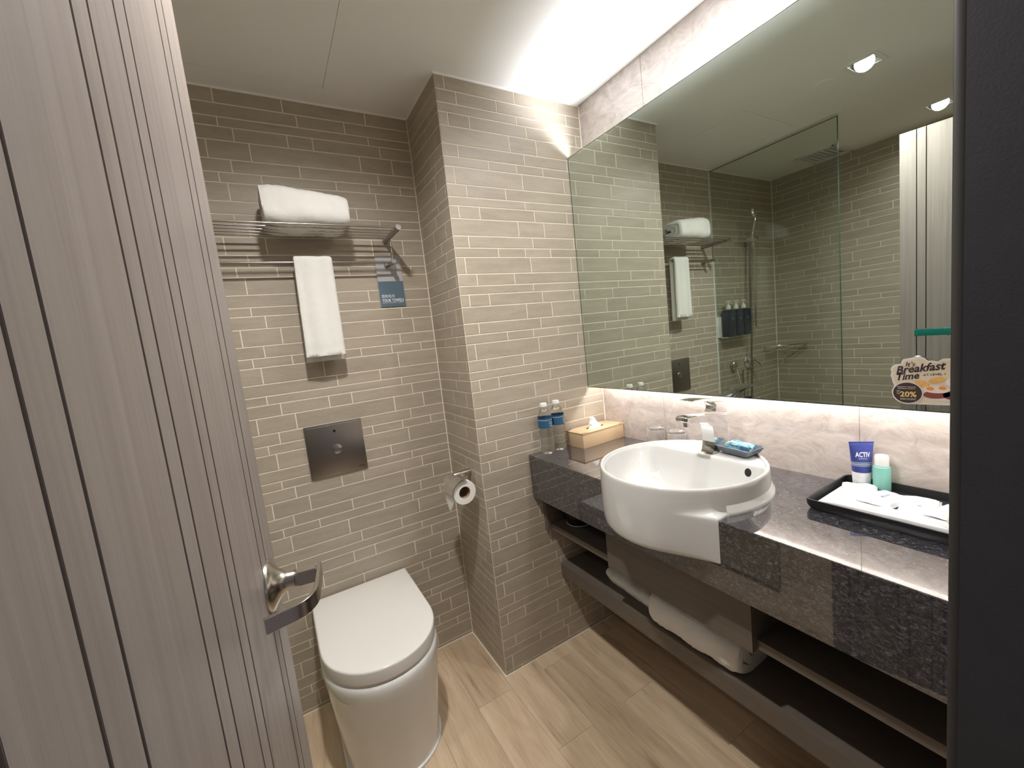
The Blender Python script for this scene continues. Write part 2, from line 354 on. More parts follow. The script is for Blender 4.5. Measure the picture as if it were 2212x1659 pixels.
def lay_tiles(parent, org, u, n, rects, limit=300, key=None):
    """org: point of u=0 on the tiled face; u: direction of the wall; n: direction out of the wall. mesh x=u, y=-n"""
    u = Vector(u); n = Vector(n); y = -n
    rects = sorted(rects, key=key) if key else rects
    back = Vector(org) - n * GD
    R = Matrix(((u.x, y.x, 0, 0), (u.y, y.y, 0, 0), (u.z, y.z, 1, 0), (0, 0, 0, 1)))
    for (a, b, c, d) in rects[:limit]:
        o = bpy.data.objects.new('tile', tile_mesh(b - a, d - c)); C.objects.link(o); o.parent = parent
        o.matrix_local = Matrix.Translation(back + u * ((a + b) / 2) + Vector((0, 0, (c + d) / 2))) @ R
    if len(rects) > limit:
        bm = bmesh.new()
        for (a, b, c, d) in rects[limit:]:
            tmp = bmesh.new(); tmp.from_mesh(tile_mesh(b - a, d - c))
            tmp.transform(Matrix.Translation(back + u * ((a + b) / 2) + Vector((0, 0, (c + d) / 2))) @ R)
            me = bpy.data.meshes.new('t'); tmp.to_mesh(me); tmp.free(); bm.from_mesh(me); bpy.data.meshes.remove(me)
        o = mk('tile', bm, M['tile'], parent, smooth=False); o['kind'] = 'stuff'
    return len(rects)

wb = struct(box('wall_back', M['grout'], None, XL - 0.1, XW + 0.10, YB + GD, YB + 0.10, 0, H + 0.12, smooth=False))
lay_tiles(wb, (0, YB, 0), (1, 0, 0), (0, -1, 0), tile_rects(XL + 0.003, -0.001), key=lambda r: (r[0] < -0.88 and r[3] < 1.0, -r[3]))
wp = struct(box('wall_pier', M['grout'], None, GD, XW + 0.02, GD, YB + 0.002, 0, H + 0.05, smooth=False))
lay_tiles(wp, (0, 0, 0), (1, 0, 0), (0, -1, 0), tile_rects(0.0008, XW - 0.002))
lay_tiles(wp, (0, 0, 0), (0, 1, 0), (-1, 0, 0), tile_rects(0.0008, YB - 0.002, phase=0.27))
wl = struct(box('wall_left', M['grout'], None, XL - 0.10, XL - GD, YN - 0.1, YB + 0.002, 0, H + 0.05, smooth=False))
lay_tiles(wl, (XL, 0, 0), (0, -1, 0), (1, 0, 0), tile_rects(-YB + 0.003, -YN, phase=0.13), key=lambda r: -r[3])

# near wall with the doorway
JX = -0.140; HX = -0.775; DH = 2.05
bm = bmesh.new()
bx(bm, XL - 0.1, HX - 0.03, YN - 0.12, YN - 0.0012, 0, H + 0.05); bx(bm, JX + 0.03, XW + 0.1, YN - 0.12, YN - 0.0012, 0, H + 0.05); bx(bm, HX - 0.03, JX + 0.03, YN - 0.12, YN - 0.0012, DH + 0.02, H + 0.05)
wn = struct(mk('wall_near', bm, M['grout'], None, smooth=False))
R1 = tile_rects(JX + 0.045, XW - 0.003, phase=0.2); R2 = tile_rects(XL + 0.003, HX - 0.045, phase=0.2)
lay_tiles(wn, (0, YN, 0), (1, 0, 0), (0, 1, 0), R1, limit=0)
lay_tiles(wn, (0, YN, 0), (1, 0, 0), (0, 1, 0), R2, limit=0)
# door frame: right jamb seen close by, left jamb behind the hinges, head above
tr = struct(box('trim_1', M['frame_paint'], None, JX, JX + 0.045, YN - 0.16, YN, 0, DH + 0.03, bev=0.0, smooth=False)); tr['label'] = 'charcoal door frame jamb on the right'
bm = bmesh.new(); bx(bm, JX - 0.0006, JX + 0.045, YN - 0.0075, YN + 0.0004, 0, DH + 0.03, 0.002)
mk('edge_bead', bm, M['frame_edge'], tr)
bm = bmesh.new(); bx(bm, HX - 0.045, HX - 0.004, YN - 0.16, YN - 0.06, 0, DH + 0.03); struct(mk('trim_2', bm, M['frame_paint'], None, smooth=False))
bm = bmesh.new(); bx(bm, HX - 0.045, JX + 0.045, YN - 0.16, YN, DH + 0.03, DH + 0.07); struct(mk('trim_3', bm, M['frame_paint'], None, smooth=False))

# right wall behind the mirror: large stone tiles
wr = struct(box('wall_right', M['grout'], None, XW + 0.003, XW + 0.10, YN - 0.1, 0.0022, 0, H + 0.05, smooth=False))
ys = [-0.002, -0.337, -0.952, YN + 0.001]; zs = [0.0, 0.60, 1.20, 1.80, H]
for a, b in zip(ys, ys[1:]):
    for c, d in zip(zs, zs[1:]):
        box('stone_tile', M['stone'], wr, XW, XW + 0.004, b + 0.0006, a - 0.0006, c + 0.0006, d - 0.0006, bev=0.0004, smooth=False)
box('corner_grout', M['grout'], wr, XW - 0.004, XW + 0.002, -0.004, 0.0, 0, H, smooth=False)

# ------------------------------------------------------------------ floor planks
fl = struct(box('floor', M['floor_grout'], None, XL - 0.1, XW + 0.1, YN - 1.2, YB + 0.1, -0.05, -0.0015, smooth=False))
PL = 0.61; PW = 0.15
PME = {}
for i in range(-10, 5):
    xa = -0.01 + PW * i; xb = xa + PW; off = -0.365 if i % 2 == 0 else -0.064
    ks = [off + PL * k for k in range(-4, 3)]
    for ya, yb in zip(ks, ks[1:]):
        a, b, c, d = max(xa, XL) + 0.0006, min(xb, XW) - 0.0006, max(ya, YN - 0.9) + 0.0006, min(yb, YB) - 0.0006
        if b - a < 0.01 or d - c < 0.01: continue
        kk = (round(b - a, 3), round(d - c, 3))
        if kk not in PME:
            bm = bmesh.new(); bx(bm, -(b - a) / 2, (b - a) / 2, -(d - c) / 2, (d - c) / 2, -0.004, 0, 0.0005, 1)
            bmesh.ops.recalc_face_normals(bm, faces=bm.faces)
            me = bpy.data.meshes.new('plank'); bm.to_mesh(me); bm.free(); me.materials.append(M['plank']); PME[kk] = me
        o = bpy.data.objects.new('plank', PME[kk]); C.objects.link(o); o.parent = fl; o.location = ((a + b) / 2, (c + d) / 2, 0)
# skirting grout / silicone at floor line
bm = bmesh.new()
bx(bm, XL, 0.0, YB - 0.005, YB, 0, 0.004); bx(bm, -0.006, 0.0, -0.006, YB - 0.005, 0, 0.004); bx(bm, 0, XW, -0.004, 0.0, 0, 0.003)
struct(mk('trim_4', bm, M['grout'], None, smooth=False))

# ------------------------------------------------------------------ ceiling with openings
PAN = (-0.78, -0.329, -0.235, 0.218); VENT = (-1.60, -1.36, -0.185, 0.025)
holes = [PAN, VENT] + [(x - 0.049, x + 0.049, y - 0.049, y + 0.049) for x, y in SPOTS]
xs = sorted(set([XL - 0.1, XW + 0.1] + [h[k] for h in holes for k in (0, 1)])); ysn = sorted(set([YN - 0.9, YB + 0.1] + [h[k] for h in holes for k in (2, 3)]))
bm = bmesh.new(); vd = {}
def gv(x, y, z):
    k = (x, y, z)
    if k not in vd: vd[k] = bm.verts.new(k)
    return vd[k]
for xa, xb in zip(xs, xs[1:]):
    for ya, yb in zip(ysn, ysn[1:]):
        cx, cy = (xa + xb) / 2, (ya + yb) / 2
        if any(h[0] < cx < h[1] and h[2] < cy < h[3] for h in holes): continue
        bm.faces.new((gv(xa, ya, H), gv(xb, ya, H), gv(xb, yb, H), gv(xa, yb, H)))
r = bmesh.ops.extrude_face_region(bm, geom=list(bm.faces)); bmesh.ops.translate(bm, verts=[v for v in r['geom'] if isinstance(v, bmesh.types.BMVert)], vec=(0, 0, 0.012))
bx(bm, XL - 0.1, XW + 0.1, YN - 0.9, YB + 0.1, H + 0.12, H + 0.16)
ce = struct(mk('ceiling', bm, M['paint'], None, smooth=False))
box('access_panel', M['paint'], ce, PAN[0] + 0.0014, PAN[1] - 0.0014, PAN[2] + 0.0014, PAN[3] - 0.0014, H - 0.0002, H + 0.012, smooth=False)
for c in ((PAN[0] - 0.01, PAN[0] + 0.02), (PAN[1] - 0.02, PAN[1] + 0.01)):
    box('panel_rebate', M['void'], ce, c[0], c[1], PAN[2] - 0.01, PAN[3] + 0.01, H + 0.0125, H + 0.02, smooth=False)
for c in ((PAN[2] - 0.01, PAN[2] + 0.02), (PAN[3] - 0.02, PAN[3] + 0.01)):
    box('panel_rebate', M['void'], ce, PAN[0] - 0.01, PAN[1] + 0.01, c[0], c[1], H + 0.0125, H + 0.02, smooth=False)
# plaster bead between tiles and ceiling
bm = bmesh.new(); bx(bm, XL, 0, YB - 0.004, YB, H - 0.005, H); bx(bm, -0.004, 0, -0.004, YB, H - 0.005, H); bx(bm, 0, XW, -0.004, 0, H - 0.006, H)
struct(mk('trim_5', bm, M['paint'], None, smooth=False))

# recessed downlights
lab = ['recessed square downlight reflected right of the glass screen top, behind the door', 'recessed square ceiling downlight with wide white trim, beside the round ceiling disc', 'recessed ceiling downlight over the wash basin']
for (x, y), lb in zip(SPOTS, lab):
    t = root('downlight', lb, 'ceiling light', (x, y, H), group=None)
    bm = bmesh.new(); o_, i_ = 0.059, 0.042
    bx(bm, x - o_, x + o_, y - o_, y - i_, H - 0.003, H); bx(bm, x - o_, x + o_, y + i_, y + o_, H - 0.003, H)
    bx(bm, x - o_, x - i_, y - i_, y + i_, H - 0.003, H); bx(bm, x + i_, x + o_, y - i_, y + i_, H - 0.003, H)
    mk('trim_frame', bm, M['white_plastic'], t, smooth=False)
    bm = bmesh.new(); w = 0.042
    bx(bm, x - w - 0.001, x - w, y - w, y + w, H - 0.002, H + 0.03); bx(bm, x + w, x + w + 0.001, y - w, y + w, H - 0.002, H + 0.03)
    bx(bm, x - w, x + w, y - w - 0.001, y - w, H - 0.002, H + 0.03); bx(bm, x - w, x + w, y + w, y + w + 0.001, H - 0.002, H + 0.03); bx(bm, x - w, x + w, y - w, y + w, H + 0.03, H + 0.034)
    mk('baffle', bm, M['black'], t, smooth=False)
    bm = bmesh.new(); lathe(bm, [(0.0, 0.012), (0.026, 0.012), (0.026, 0.024), (0, 0.024)], (x, y, H), 28); mk('lens', bm, M['lamp_on'], t)
t = root('ceiling_disc', 'plain white round flush disc on the ceiling beside the downlight', 'speaker', (-0.475, -0.50, H))
bm = bmesh.new(); lathe(bm, [(0.0, -0.004), (0.038, -0.004), (0.040, -0.002), (0.040, 0)], (-0.475, -0.50, H), 40); mk('cover', bm, M['paint'], t)
t = root('ceiling_vent', 'white square slatted air vent in the ceiling above the shower', 'vent', (-1.48, -0.08, H))
bm = bmesh.new(); a, b, c, d = VENT
bx(bm, a - 0.015, b + 0.015, c - 0.015, c + 0.008, H - 0.004, H); bx(bm, a - 0.015, b + 0.015, d - 0.008, d + 0.015, H - 0.004, H); bx(bm, a - 0.015, a + 0.008, c, d, H - 0.004, H); bx(bm, b - 0.008, b + 0.015, c, d, H - 0.004, H)
mk('frame', bm, M['white_plastic'], t, smooth=False)
box('added_white_backing', M['paint'], t, a, b, c, d, H + 0.0125, H + 0.016, smooth=False)  # white plate added above the slats to brighten the vent
for k in range(7):
    yy = c + 0.02 + k * 0.028
    bm = bmesh.new(); prism(bm, [(yy - 0.006, H - 0.001), (yy - 0.006, H + 0.0005), (yy + 0.018, H + 0.0055), (yy + 0.018, H + 0.004)], a, b, lambda u, v, q: (q, u, v)); mk('slat', bm, M['white_plastic'], t, smooth=False)

# ------------------------------------------------------------------ mirror and its light tapes
MZ0, MZ1 = 1.1085, 2.078; MY0, MY1 = -0.001, YN + 0.004
t = root('wall_mirror', 'large frameless backlit wall mirror above the dark counter', 'mirror', (XM, -0.65, MZ0))
box('mirror_glass', M['mirror'], t, XM, XM + 0.001, MY1, MY0, MZ0, MZ1, smooth=False)
bm = bmesh.new(); bx(bm, XM + 0.0012, XM + 0.006, MY1, MY0, MZ0 - 0.0004, MZ1 + 0.0004); mk('glass_edge', bm, M['mirror_edge'], t, smooth=False)
bm = bmesh.new(); bx(bm, XM - 0.0002, XM + 0.0012, MY0 - 0.0022, MY0, MZ0, MZ1); bx(bm, XM - 0.0002, XM + 0.0012, MY1, MY0, MZ0 - 0.0004, MZ0 + 0.0018); bx(bm, XM - 0.0002, XM + 0.0012, MY1, MY0, MZ1 - 0.0016, MZ1 + 0.0004)
mk('bevelled_rim', bm, M['mirror_edge'], t, smooth=False)
box('backing_box', M['paint'], t, XM + 0.0062, XW - 0.0005, MY1 + 0.01, MY0 - 0.02, MZ0 + 0.035, MZ1 - 0.015, smooth=False)
box('light_tape', M['led_top'], t, XM + 0.030, XM + 0.042, MY1 + 0.02, MY0 - 0.02, MZ1 - 0.0149, MZ1 - 0.0145, smooth=False)
box('light_tape', M['led_bottom'], t, XM + 0.030, XM + 0.042, MY1 + 0.02, MY0 - 0.02, MZ0 + 0.031, MZ0 + 0.035, smooth=False)

# glass ledge on the mirror's right end
t = root('glass_ledge', 'thick green-edged glass ledge at the right end of the mirror', 'glass shelf', (XM - 0.01, -1.19, 1.27))
bm = bmesh.new(); bx(bm, XM - 0.012, XM - 0.001, YN + 0.01, -1.084, 1.273, 1.287, 0.0012); mk('ledge', bm, M['ledge'], t)
for yy in (-1.15, -1.26):
    box('clip', M['chrome'], t, XM - 0.006, XM - 0.0002, yy, yy + 0.018, 1.2685, 1.2728, bev=0.001)

# promotional sticker on the mirror (real flat sticker: rim, face and printed shapes)
t = root('breakfast_sticker', 'scalloped breakfast promotion sticker at the mirror lower right corner', 'sticker', (XM, -1.10, 1.17))
OUT = [(-1.0632, 1.2229), (-1.0713, 1.2244), (-1.0793, 1.2267), (-1.0882, 1.228), (-1.0969, 1.2252), (-1.1027, 1.2186), (-1.1093, 1.2192), (-1.1177, 1.2172), (-1.125, 1.2229), (-1.1384, 1.2236), (-1.150, 1.2245), (-1.160, 1.219), (-1.168, 1.208), (-1.171, 1.190), (-1.171, 1.160), (-1.168, 1.140), (-1.158, 1.128), (-1.1391, 1.1254), (-1.1181, 1.1242), (-1.065, 1.1224), (-1.0557, 1.1286), (-1.0451, 1.1391), (-1.043, 1.1503), (-1.0473, 1.1632), (-1.0447, 1.1701), (-1.0431, 1.1798), (-1.041, 1.1854), (-1.0427, 1.1938), (-1.0409, 1.1994), (-1.0433, 1.2064), (-1.0486, 1.2106), (-1.059, 1.2127), (-1.0601, 1.2181)]
def flat(name, pts, mat, lift, parent=None):
    bm = bmesh.new(); prism(bm, pts, XM - lift, XM - lift + 0.0003, lambda u, v, q: (q, u, v)); return mk(name, bm, mat, parent or t, smooth=False)
def ell(cy, cz, ry, rz, n=28, rot=0.0): return [(cy + ry * math.cos(a) * math.cos(rot) - rz * math.sin(a) * math.sin(rot), cz + ry * math.cos(a) * math.sin(rot) + rz * math.sin(a) * math.cos(rot)) for a in [2 * math.pi * k / n for k in range(n)]]
flat('rim', OUT, M['sticker_rim'], 0.0004)
cc = (-1.106, 1.174)
flat('face', [(cc[0] + (y - cc[0]) * 0.935, cc[1] + (z - cc[1]) * 0.915) for y, z in OUT], M['sticker_cream'], 0.0008)
flat('plate', ell(-1.126, 1.1465, 0.036, 0.0125), M['sticker_rim'], 0.0011)
flat('bacon', ell(-1.117, 1.147, 0.022, 0.009, rot=-0.1), M['bacon'], 0.0014)
flat('bacon', ell(-1.140, 1.146, 0.014, 0.009), M['bacon'], 0.0014)
flat('fried_egg', ell(-1.116, 1.1575, 0.021, 0.0078), M['egg_white'], 0.0017)
flat('egg_yolk', ell(-1.1067, 1.1592, 0.006, 0.0040), M['egg'], 0.0020)
flat('egg_yolk', ell(-1.1253, 1.1612, 0.0058, 0.0036), M['egg'], 0.0020)
flat('bread_roll', ell(-1.0935, 1.1690, 0.0115, 0.0075, rot=0.3), M['bread'], 0.0014)
flat('bread_roll', ell(-1.117, 1.1775, 0.014, 0.0062, rot=-0.3), M['bread'], 0.0013)
flat('cup', ell(-1.139, 1.173, 0.010, 0.0080), M['sticker_rim'], 0.0014)
flat('roundel_rim', ell(-1.0700, 1.1475, 0.0262, 0.0250), M['sticker_rim'], 0.0017)
flat('roundel', ell(-1.0700, 1.1480, 0.0240, 0.0228), M['brown_disc'], 0.0020)
XD, YD = (0, -1, 0), (0, 0.05, 1)
def st(body, y, z, w, mat, lift=0.0023, h=None, bold=0.01, shear=0.25, xd=(0, -1, 0.03)): return text('lettering', body, mat, t, (XM - lift, y, z), xd, (0, 0.03, 1), width=w, bold=bold, shear=shear, height=h)
st("It's", -1.0668, 1.2062, 0.0165, M['ink'], 0.0013, h=0.0105)
st('Breakfast', -1.0515, 1.1890, 0.080, M['ink'], 0.0013, h=0.0175, bold=0.022, xd=(0, -1, 0.15))
st('Time', -1.0520, 1.1745, 0.038, M['ink'], 0.0013, h=0.0155, bold=0.022, xd=(0, -1, 0.15))
st('AT LEVEL 1', -1.0955, 1.1860, 0.034, M['ink'], 0.0013, h=0.0042, shear=0.0, xd=(0, -1, 0.10))
st('MARRIOTT BONVOY', -1.0535, 1.1598, 0.031, M['sticker_rim'], h=0.0026, shear=0, xd=(0, -1, 0))
st('MEMBERS ENJOY', -1.0545, 1.1558, 0.029, M['sticker_rim'], h=0.0026, shear=0, xd=(0, -1, 0))
st('UP', -1.0520, 1.1495, 0.0055, M['sticker_rim'], h=0.0036, shear=0, xd=(0, -1, 0))
st('TO', -1.0520, 1.1440, 0.0055, M['sticker_rim'], h=0.0036, shear=0, xd=(0, -1, 0))
st('20%', -1.0580, 1.1385, 0.0275, M['gold'], h=0.0125, shear=0, bold=0.03, xd=(0, -1, 0.02))
st('DISCOUNT', -1.0585, 1.1320, 0.0265, M['sticker_rim'], h=0.0038, shear=0, xd=(0, -1, 0.02))

# ------------------------------------------------------------------ counter (granite) with cut-out for the basin
BX, BY = 0.361, -0.617; CF = 0.218; CZ = 0.881; AZ = 0.702
t = root('vanity_counter', 'polished dark speckled granite counter slab with deep apron', 'counter', (CF, -0.65, CZ))
NX = 0.262; NL, NR = -0.434, -0.833
a0 = math.acos((NX - BX) / 0.240)
arc = [(BX + 0.240 * math.cos(a), BY + 0.240 * math.sin(a)) for a in [a0 + (-2 * a0) * k / 40 for k in range(41)]]  # from +y side round the back to -y side
poly = [(CF, -0.0006), (XW - 0.0005, -0.0006), (XW - 0.0005, YN + 0.001), (CF, YN + 0.001), (CF, NR), (NX, NR)] + list(reversed(arc)) + [(NX, NL), (CF, NL)]
bm = bmesh.new(); fs = prism(bm, poly, CZ - 0.02, CZ, lambda u, v, q: (u, v, q))
ed = [e for e in bm.edges if all(abs(v.co.z - CZ) < 1e-6 and abs(v.co.x - CF) < 1e-6 for v in e.verts)]
bmesh.ops.bevel(bm, geom=ed, offset=0.0015, segments=1, affect='EDGES')
mk('top_slab', bm, M['granite'], t, smooth=False)
bm = bmesh.new(); prism(bm, [(-0.0006, AZ), (YN + 0.001, AZ), (YN + 0.001, CZ - 0.0205), (NR, CZ - 0.0205), (NR, 0.774), (NL, 0.774), (NL, CZ - 0.0205), (-0.0006, CZ - 0.0205)], CF + 0.0003, CF + 0.02, lambda u, v, q: (q, u, v))
mk('apron', bm, M['granite'], t, smooth=False)

# cabinet below: two shelves, pipe box, end panel
t = root('vanity_cabinet', 'taupe laminate open vanity with two long shelves and a pipe box', 'cabinet', (0.28, -0.65, 0.31))
VW = M['vanity_wood']
box('upper_shelf', VW, t, 0.282, XW - 0.001, YN + 0.001, -0.022, 0.545, 0.570, smooth=False)
box('lower_shelf', VW, t, 0.322, XW - 0.001, YN + 0.001, -0.001, 0.312, 0.370, bev=0.0, smooth=False)
box('end_panel', VW, t, 0.262, XW - 0.001, -0.0215, -0.001, 0.545, AZ - 0.001, smooth=False)
box('pipe_box', VW, t, 0.264, 0.2815, -0.872, -0.375, 0.541, AZ - 0.001, bev=0.0008, smooth=False)
for ya, yb in ((-0.872, -0.856), (-0.391, -0.375)): box('side_board', VW, t, 0.2825, XW - 0.001, ya, yb, 0.5705, AZ - 0.001, smooth=False)
box('added_dark_back', M['black'], t, XW - 0.006, XW - 0.0012, YN + 0.001, -0.002, 0.401, AZ - 0.001, smooth=False)  # black sheet added to keep the open shelves dark inside
box('back_rail', VW, t, XW - 0.02, XW - 0.0012, YN + 0.001, -0.002, 0.3705, 0.40, smooth=False)

# ------------------------------------------------------------------ wash basin
t = root('wash_basin', 'round white semi-recessed ceramic wash basin projecting from the counter', 'basin', (BX, BY, 0.77))
NB = 96
def ring(r, z, clip=None, sh=0.0):
    out = []
    for k in range(NB):
        a = 2 * math.pi * k / NB; x, y = math.cos(a), math.sin(a); R = r
        if clip is not None and x > 1e-6:
            q = (clip - BX) / x
            # soft minimum so the chord meets the circle with a small radius
            R = -math.log(math.exp(-r * 260) + math.exp(-q * 260)) / 260 if q < r * 3 else r
        out.append((BX + R * x + sh, BY + R * y, z))
    return out
rings = [ring(0.02, 0.766), ring(0.185, 0.766), ring(0.205, 0.769), ring(0.217, 0.777), ring(0.2245, 0.795), ring(0.229, 0.83), ring(0.2315, 0.87), ring(0.2318, 0.90), ring(0.2308, 0.935), ring(0.2300, 0.943), ring(0.2290, 0.9475), ring(0.2262, 0.9498),
         ring(0.2228, 0.9496), ring(0.2205, 0.9470), ring(0.2192, 0.9430, 0.600), ring(0.2178, 0.9425, 0.478), ring(0.2168, 0.9405, 0.472), ring(0.2150, 0.934, 0.468), ring(0.210, 0.915, 0.464), ring(0.196, 0.885, 0.458), ring(0.182, 0.858, 0.450), ring(0.155, 0.838, 0.438), ring(0.11, 0.827, 0.425), ring(0.05, 0.822, 0.41), ring(0.022, 0.8205)]
bm = bmesh.new(); loft(bm, rings); mk('bowl', bm, M['basin'], t, ang=50)
# collar that seals the bowl to the counter, with the square front return
bm = bmesh.new()
def arcp(r, z, a_from, a_to, n=44): return [(BX + r * math.cos(a), BY + r * math.sin(a), z) for a in [a_from + (a_to - a_from) * k / n for k in range(n + 1)]]
af = 2.02
secs = [[(BX + r * math.cos(a), BY + r * math.sin(a), z) for r, z in ((0.229, 0.868), (0.2395, 0.868), (0.2405, 0.884), (0.2390, 0.8895), (0.2350, 0.894), (0.2322, 0.903), (0.229, 0.906))] for a in [af - 2 * af * k / 80 for k in range(81)]]
loft(bm, secs); mk('collar', bm, M['basin'], t, ang=60)
def front_plan(r, z, f=1.0, gx=0.2168):
    """front of the bowl blended by tangents into the two square corners at the apron"""
    ends = []
    for sgn, e_ in ((1, NL - 0.0008), (-1, NR + 0.0008)):
        c = Vector((gx - BX, e_ - BY)); base = math.atan2(c.y, c.x) % (2 * math.pi); da = math.acos(min(1.0, r / c.length))
        ends.append((base, base + sgn * da))
    (c1, t1), (c2, t2) = ends; pts = []
    for k in range(73):
        a = c1 + (c2 - c1) * k / 72
        R = r / math.cos(t1 - a) if a < t1 else (r / math.cos(a - t2) if a > t2 else r)
        R = r + f * (R - r); pts.append((BX + R * math.cos(a), BY + R * math.sin(a)))
    def back(c, s_, y): # end of the strip: behind the corner when square, inside the bowl wall when round
        q = (BX + (r - 0.004) * math.cos(c + s_), BY + (r - 0.004) * math.sin(c + s_)); return (q[0] * (1 - f) + 0.262 * f, q[1] * (1 - f) + y * f)
    return [(x, y, z) for x, y in [back(c1, -0.06, pts[0][1])] + pts + [back(c2, 0.06, pts[-1][1])]]
bm = bmesh.new(); loft(bm, [front_plan(0.2150, 0.7735), front_plan(0.2225, 0.7750), front_plan(0.2275, 0.7800), front_plan(0.2300, 0.7890), front_plan(0.2316, 0.81), front_plan(0.2324, 0.84), front_plan(0.2325, 0.870), front_plan(0.2325, 0.8805, 0.99), front_plan(0.2325, 0.8845, 0.94), front_plan(0.2324, 0.8870, 0.84), front_plan(0.2324, 0.8895, 0.55), front_plan(0.2323, 0.8925, 0.25), front_plan(0.2322, 0.8965, 0.07), front_plan(0.2320, 0.903, 0.0), front_plan(0.2316, 0.915, 0.0), front_plan(0.2308, 0.928, 0.0), front_plan(0.2298, 0.936, 0.0)], closed=False, cap1=False)
mk('front_return', bm, M['basin'], t, ang=50)
bm = bmesh.new(); lathe(bm, [(0.0, 0.003), (0.018, 0.003), (0.022, 0.0), (0.022, -0.004), (0, -0.004)], (BX, BY, 0.8225), 28); mk('drain', bm, M['chrome'], t)
# overflow opening on the bowl wall towards the tray
bm = bmesh.new(); oc = Vector((0.4655, -0.762, 0.918)); nr = Vector((-0.98, 0.0, 0.16)).normalized(); ua = nr.cross(Vector((0, 0, 1))).normalized(); va = nr.cross(ua)
rr = [[oc + nr * h + (ua * math.cos(2 * math.pi * k / 28) * 0.0095 * q + va * math.sin(2 * math.pi * k / 28) * 0.0120 * q) for k in range(28)] for q, h in ((1, -0.004), (1, 0.0012), (0.94, 0.0014))]
loft(bm, rr, cap0=False); mk('overflow_hole', bm, M['void'], t)

# ------------------------------------------------------------------ tap
t = root('basin_tap', 'chrome single-lever mixer tap on the back of the wash basin', 'tap', (0.52, -0.622, 0.943))
FY = -0.624
def fsec(pts, w0, w1, name, mat, bev=0.004):
    bm = bmesh.new(); fs = prism(bm, pts, FY - w0, FY + w1, lambda u, v, q: (u, q, v))
    bmesh.ops.bevel(bm, geom=[e for e in bm.edges if abs(e.verts[0].co.y - e.verts[1].co.y) < 1e-6], offset=bev, segments=3, profile=0.6, affect='EDGES')
    return mk(name, bm, mat, t, ang=30)
def curve2(pts, n=6):
    return [(p.x, p.y) for p in smooth_path([(a, b, 0) for a, b in pts], n)]
body = [(0.566, 0.9425)] + [(0.568, 1.056)] + [(0.502, 1.066), (0.44, 1.073), (0.384, 1.079), (0.374, 1.076), (0.374, 1.066), (0.384, 1.060)] + curve2([(0.384, 1.060), (0.43, 1.053), (0.475, 1.043), (0.492, 1.022), (0.496, 0.985), (0.490, 0.955), (0.482, 0.9425)], 5)[1:]
fsec(body, 0.0205, 0.0205, 'body', M['chrome'], 0.0045)
bm = bmesh.new(); lathe(bm, [(0, -0.012), (0.0085, -0.012), (0.0085, 0.006)], (0.395, FY, 1.058), 20); mk('aerator', bm, M['chrome'], t)
fsec(curve2([(0.508, 1.068), (0.520, 1.083), (0.515, 1.096), (0.500, 1.1045)], 5) + [(0.573, 1.094), (0.569, 1.058)], 0.018, 0.018, 'lever_neck', M['chrome'], 0.003)
fsec([(0.404, 1.1215), (0.440, 1.1185), (0.50, 1.1075), (0.576, 1.0955), (0.577, 1.0985), (0.50, 1.1135), (0.45, 1.1215), (0.405, 1.1250)], 0.0225, 0.0225, 'lever', M['chrome'], 0.001)
bm = bmesh.new(); lathe(bm, [(0.0, 0), (0.026, 0), (0.026, 0.001), (0.024, 0.0022), (0, 0.0022)], (0.524, FY, 0.9425), 32); mk('base_ring', bm, M['chrome'], t)

# soap dish and wrapped soap
t = root('soap_dish', 'slate blue boat-shaped soap dish beside the tap on the basin rim', 'soap dish', (0.528, -0.702, 0.944), rotz=-0.12)
def rr_ring(cx, cy, hx, hy, z, r, n=6, rot=0.0):
    out = []
    for (sx, sy, a0_) in ((1, 1, 0), (-1, 1, 90), (-1, -1, 180), (1, -1, 270)):
        for k in range(n + 1):
            a = math.radians(a0_ + 90 * k / n); x = sx * (hx - r) + r * math.cos(a); y = sy * (hy - r) + r * math.sin(a)
            out.append((cx + x * math.cos(rot) - y * math.sin(rot), cy + x * math.sin(rot) + y * math.cos(rot), z))
    return out
bm = bmesh.new(); loft(bm, [rr_ring(0, 0, 0.020, 0.034, 0, 0.006), rr_ring(0, 0, 0.030, 0.047, 0.010, 0.007), rr_ring(0, 0, 0.038, 0.056, 0.026, 0.008), rr_ring(0, 0, 0.0365, 0.0545, 0.0265, 0.007), rr_ring(0, 0, 0.027, 0.044, 0.012, 0.006), rr_ring(0, 0, 0.018, 0.032, 0.004, 0.005)])
mk('dish_body', bm, M['dish'], t, world=False)
t = root('wrapped_soap', 'soap bar in shiny blue and green wrapper lying in the soap dish', 'soap', (0.528, -0.702, 0.952), rotz=-0.12)
bm = bmesh.new(); bmesh.ops.create_icosphere(bm, subdivisions=3, radius=1.0)
for v in bm.verts:
    p = v.co; p2 = Vector((math.copysign(abs(p.x) ** 0.6, p.x) * 0.024, math.copysign(abs(p.y) ** 0.6, p.y) * 0.041, math.copysign(abs(p.z) ** 0.7, p.z) * 0.013))
    p2 += v.normal * 0.0060 * noise.noise(Vector((p2.x * 80, p2.y * 60, p2.z * 80))); v.co = p2 + Vector((0, 0, 0.0165))
mk('wrapper', bm, M['soap'], t, world=False, ang=12)

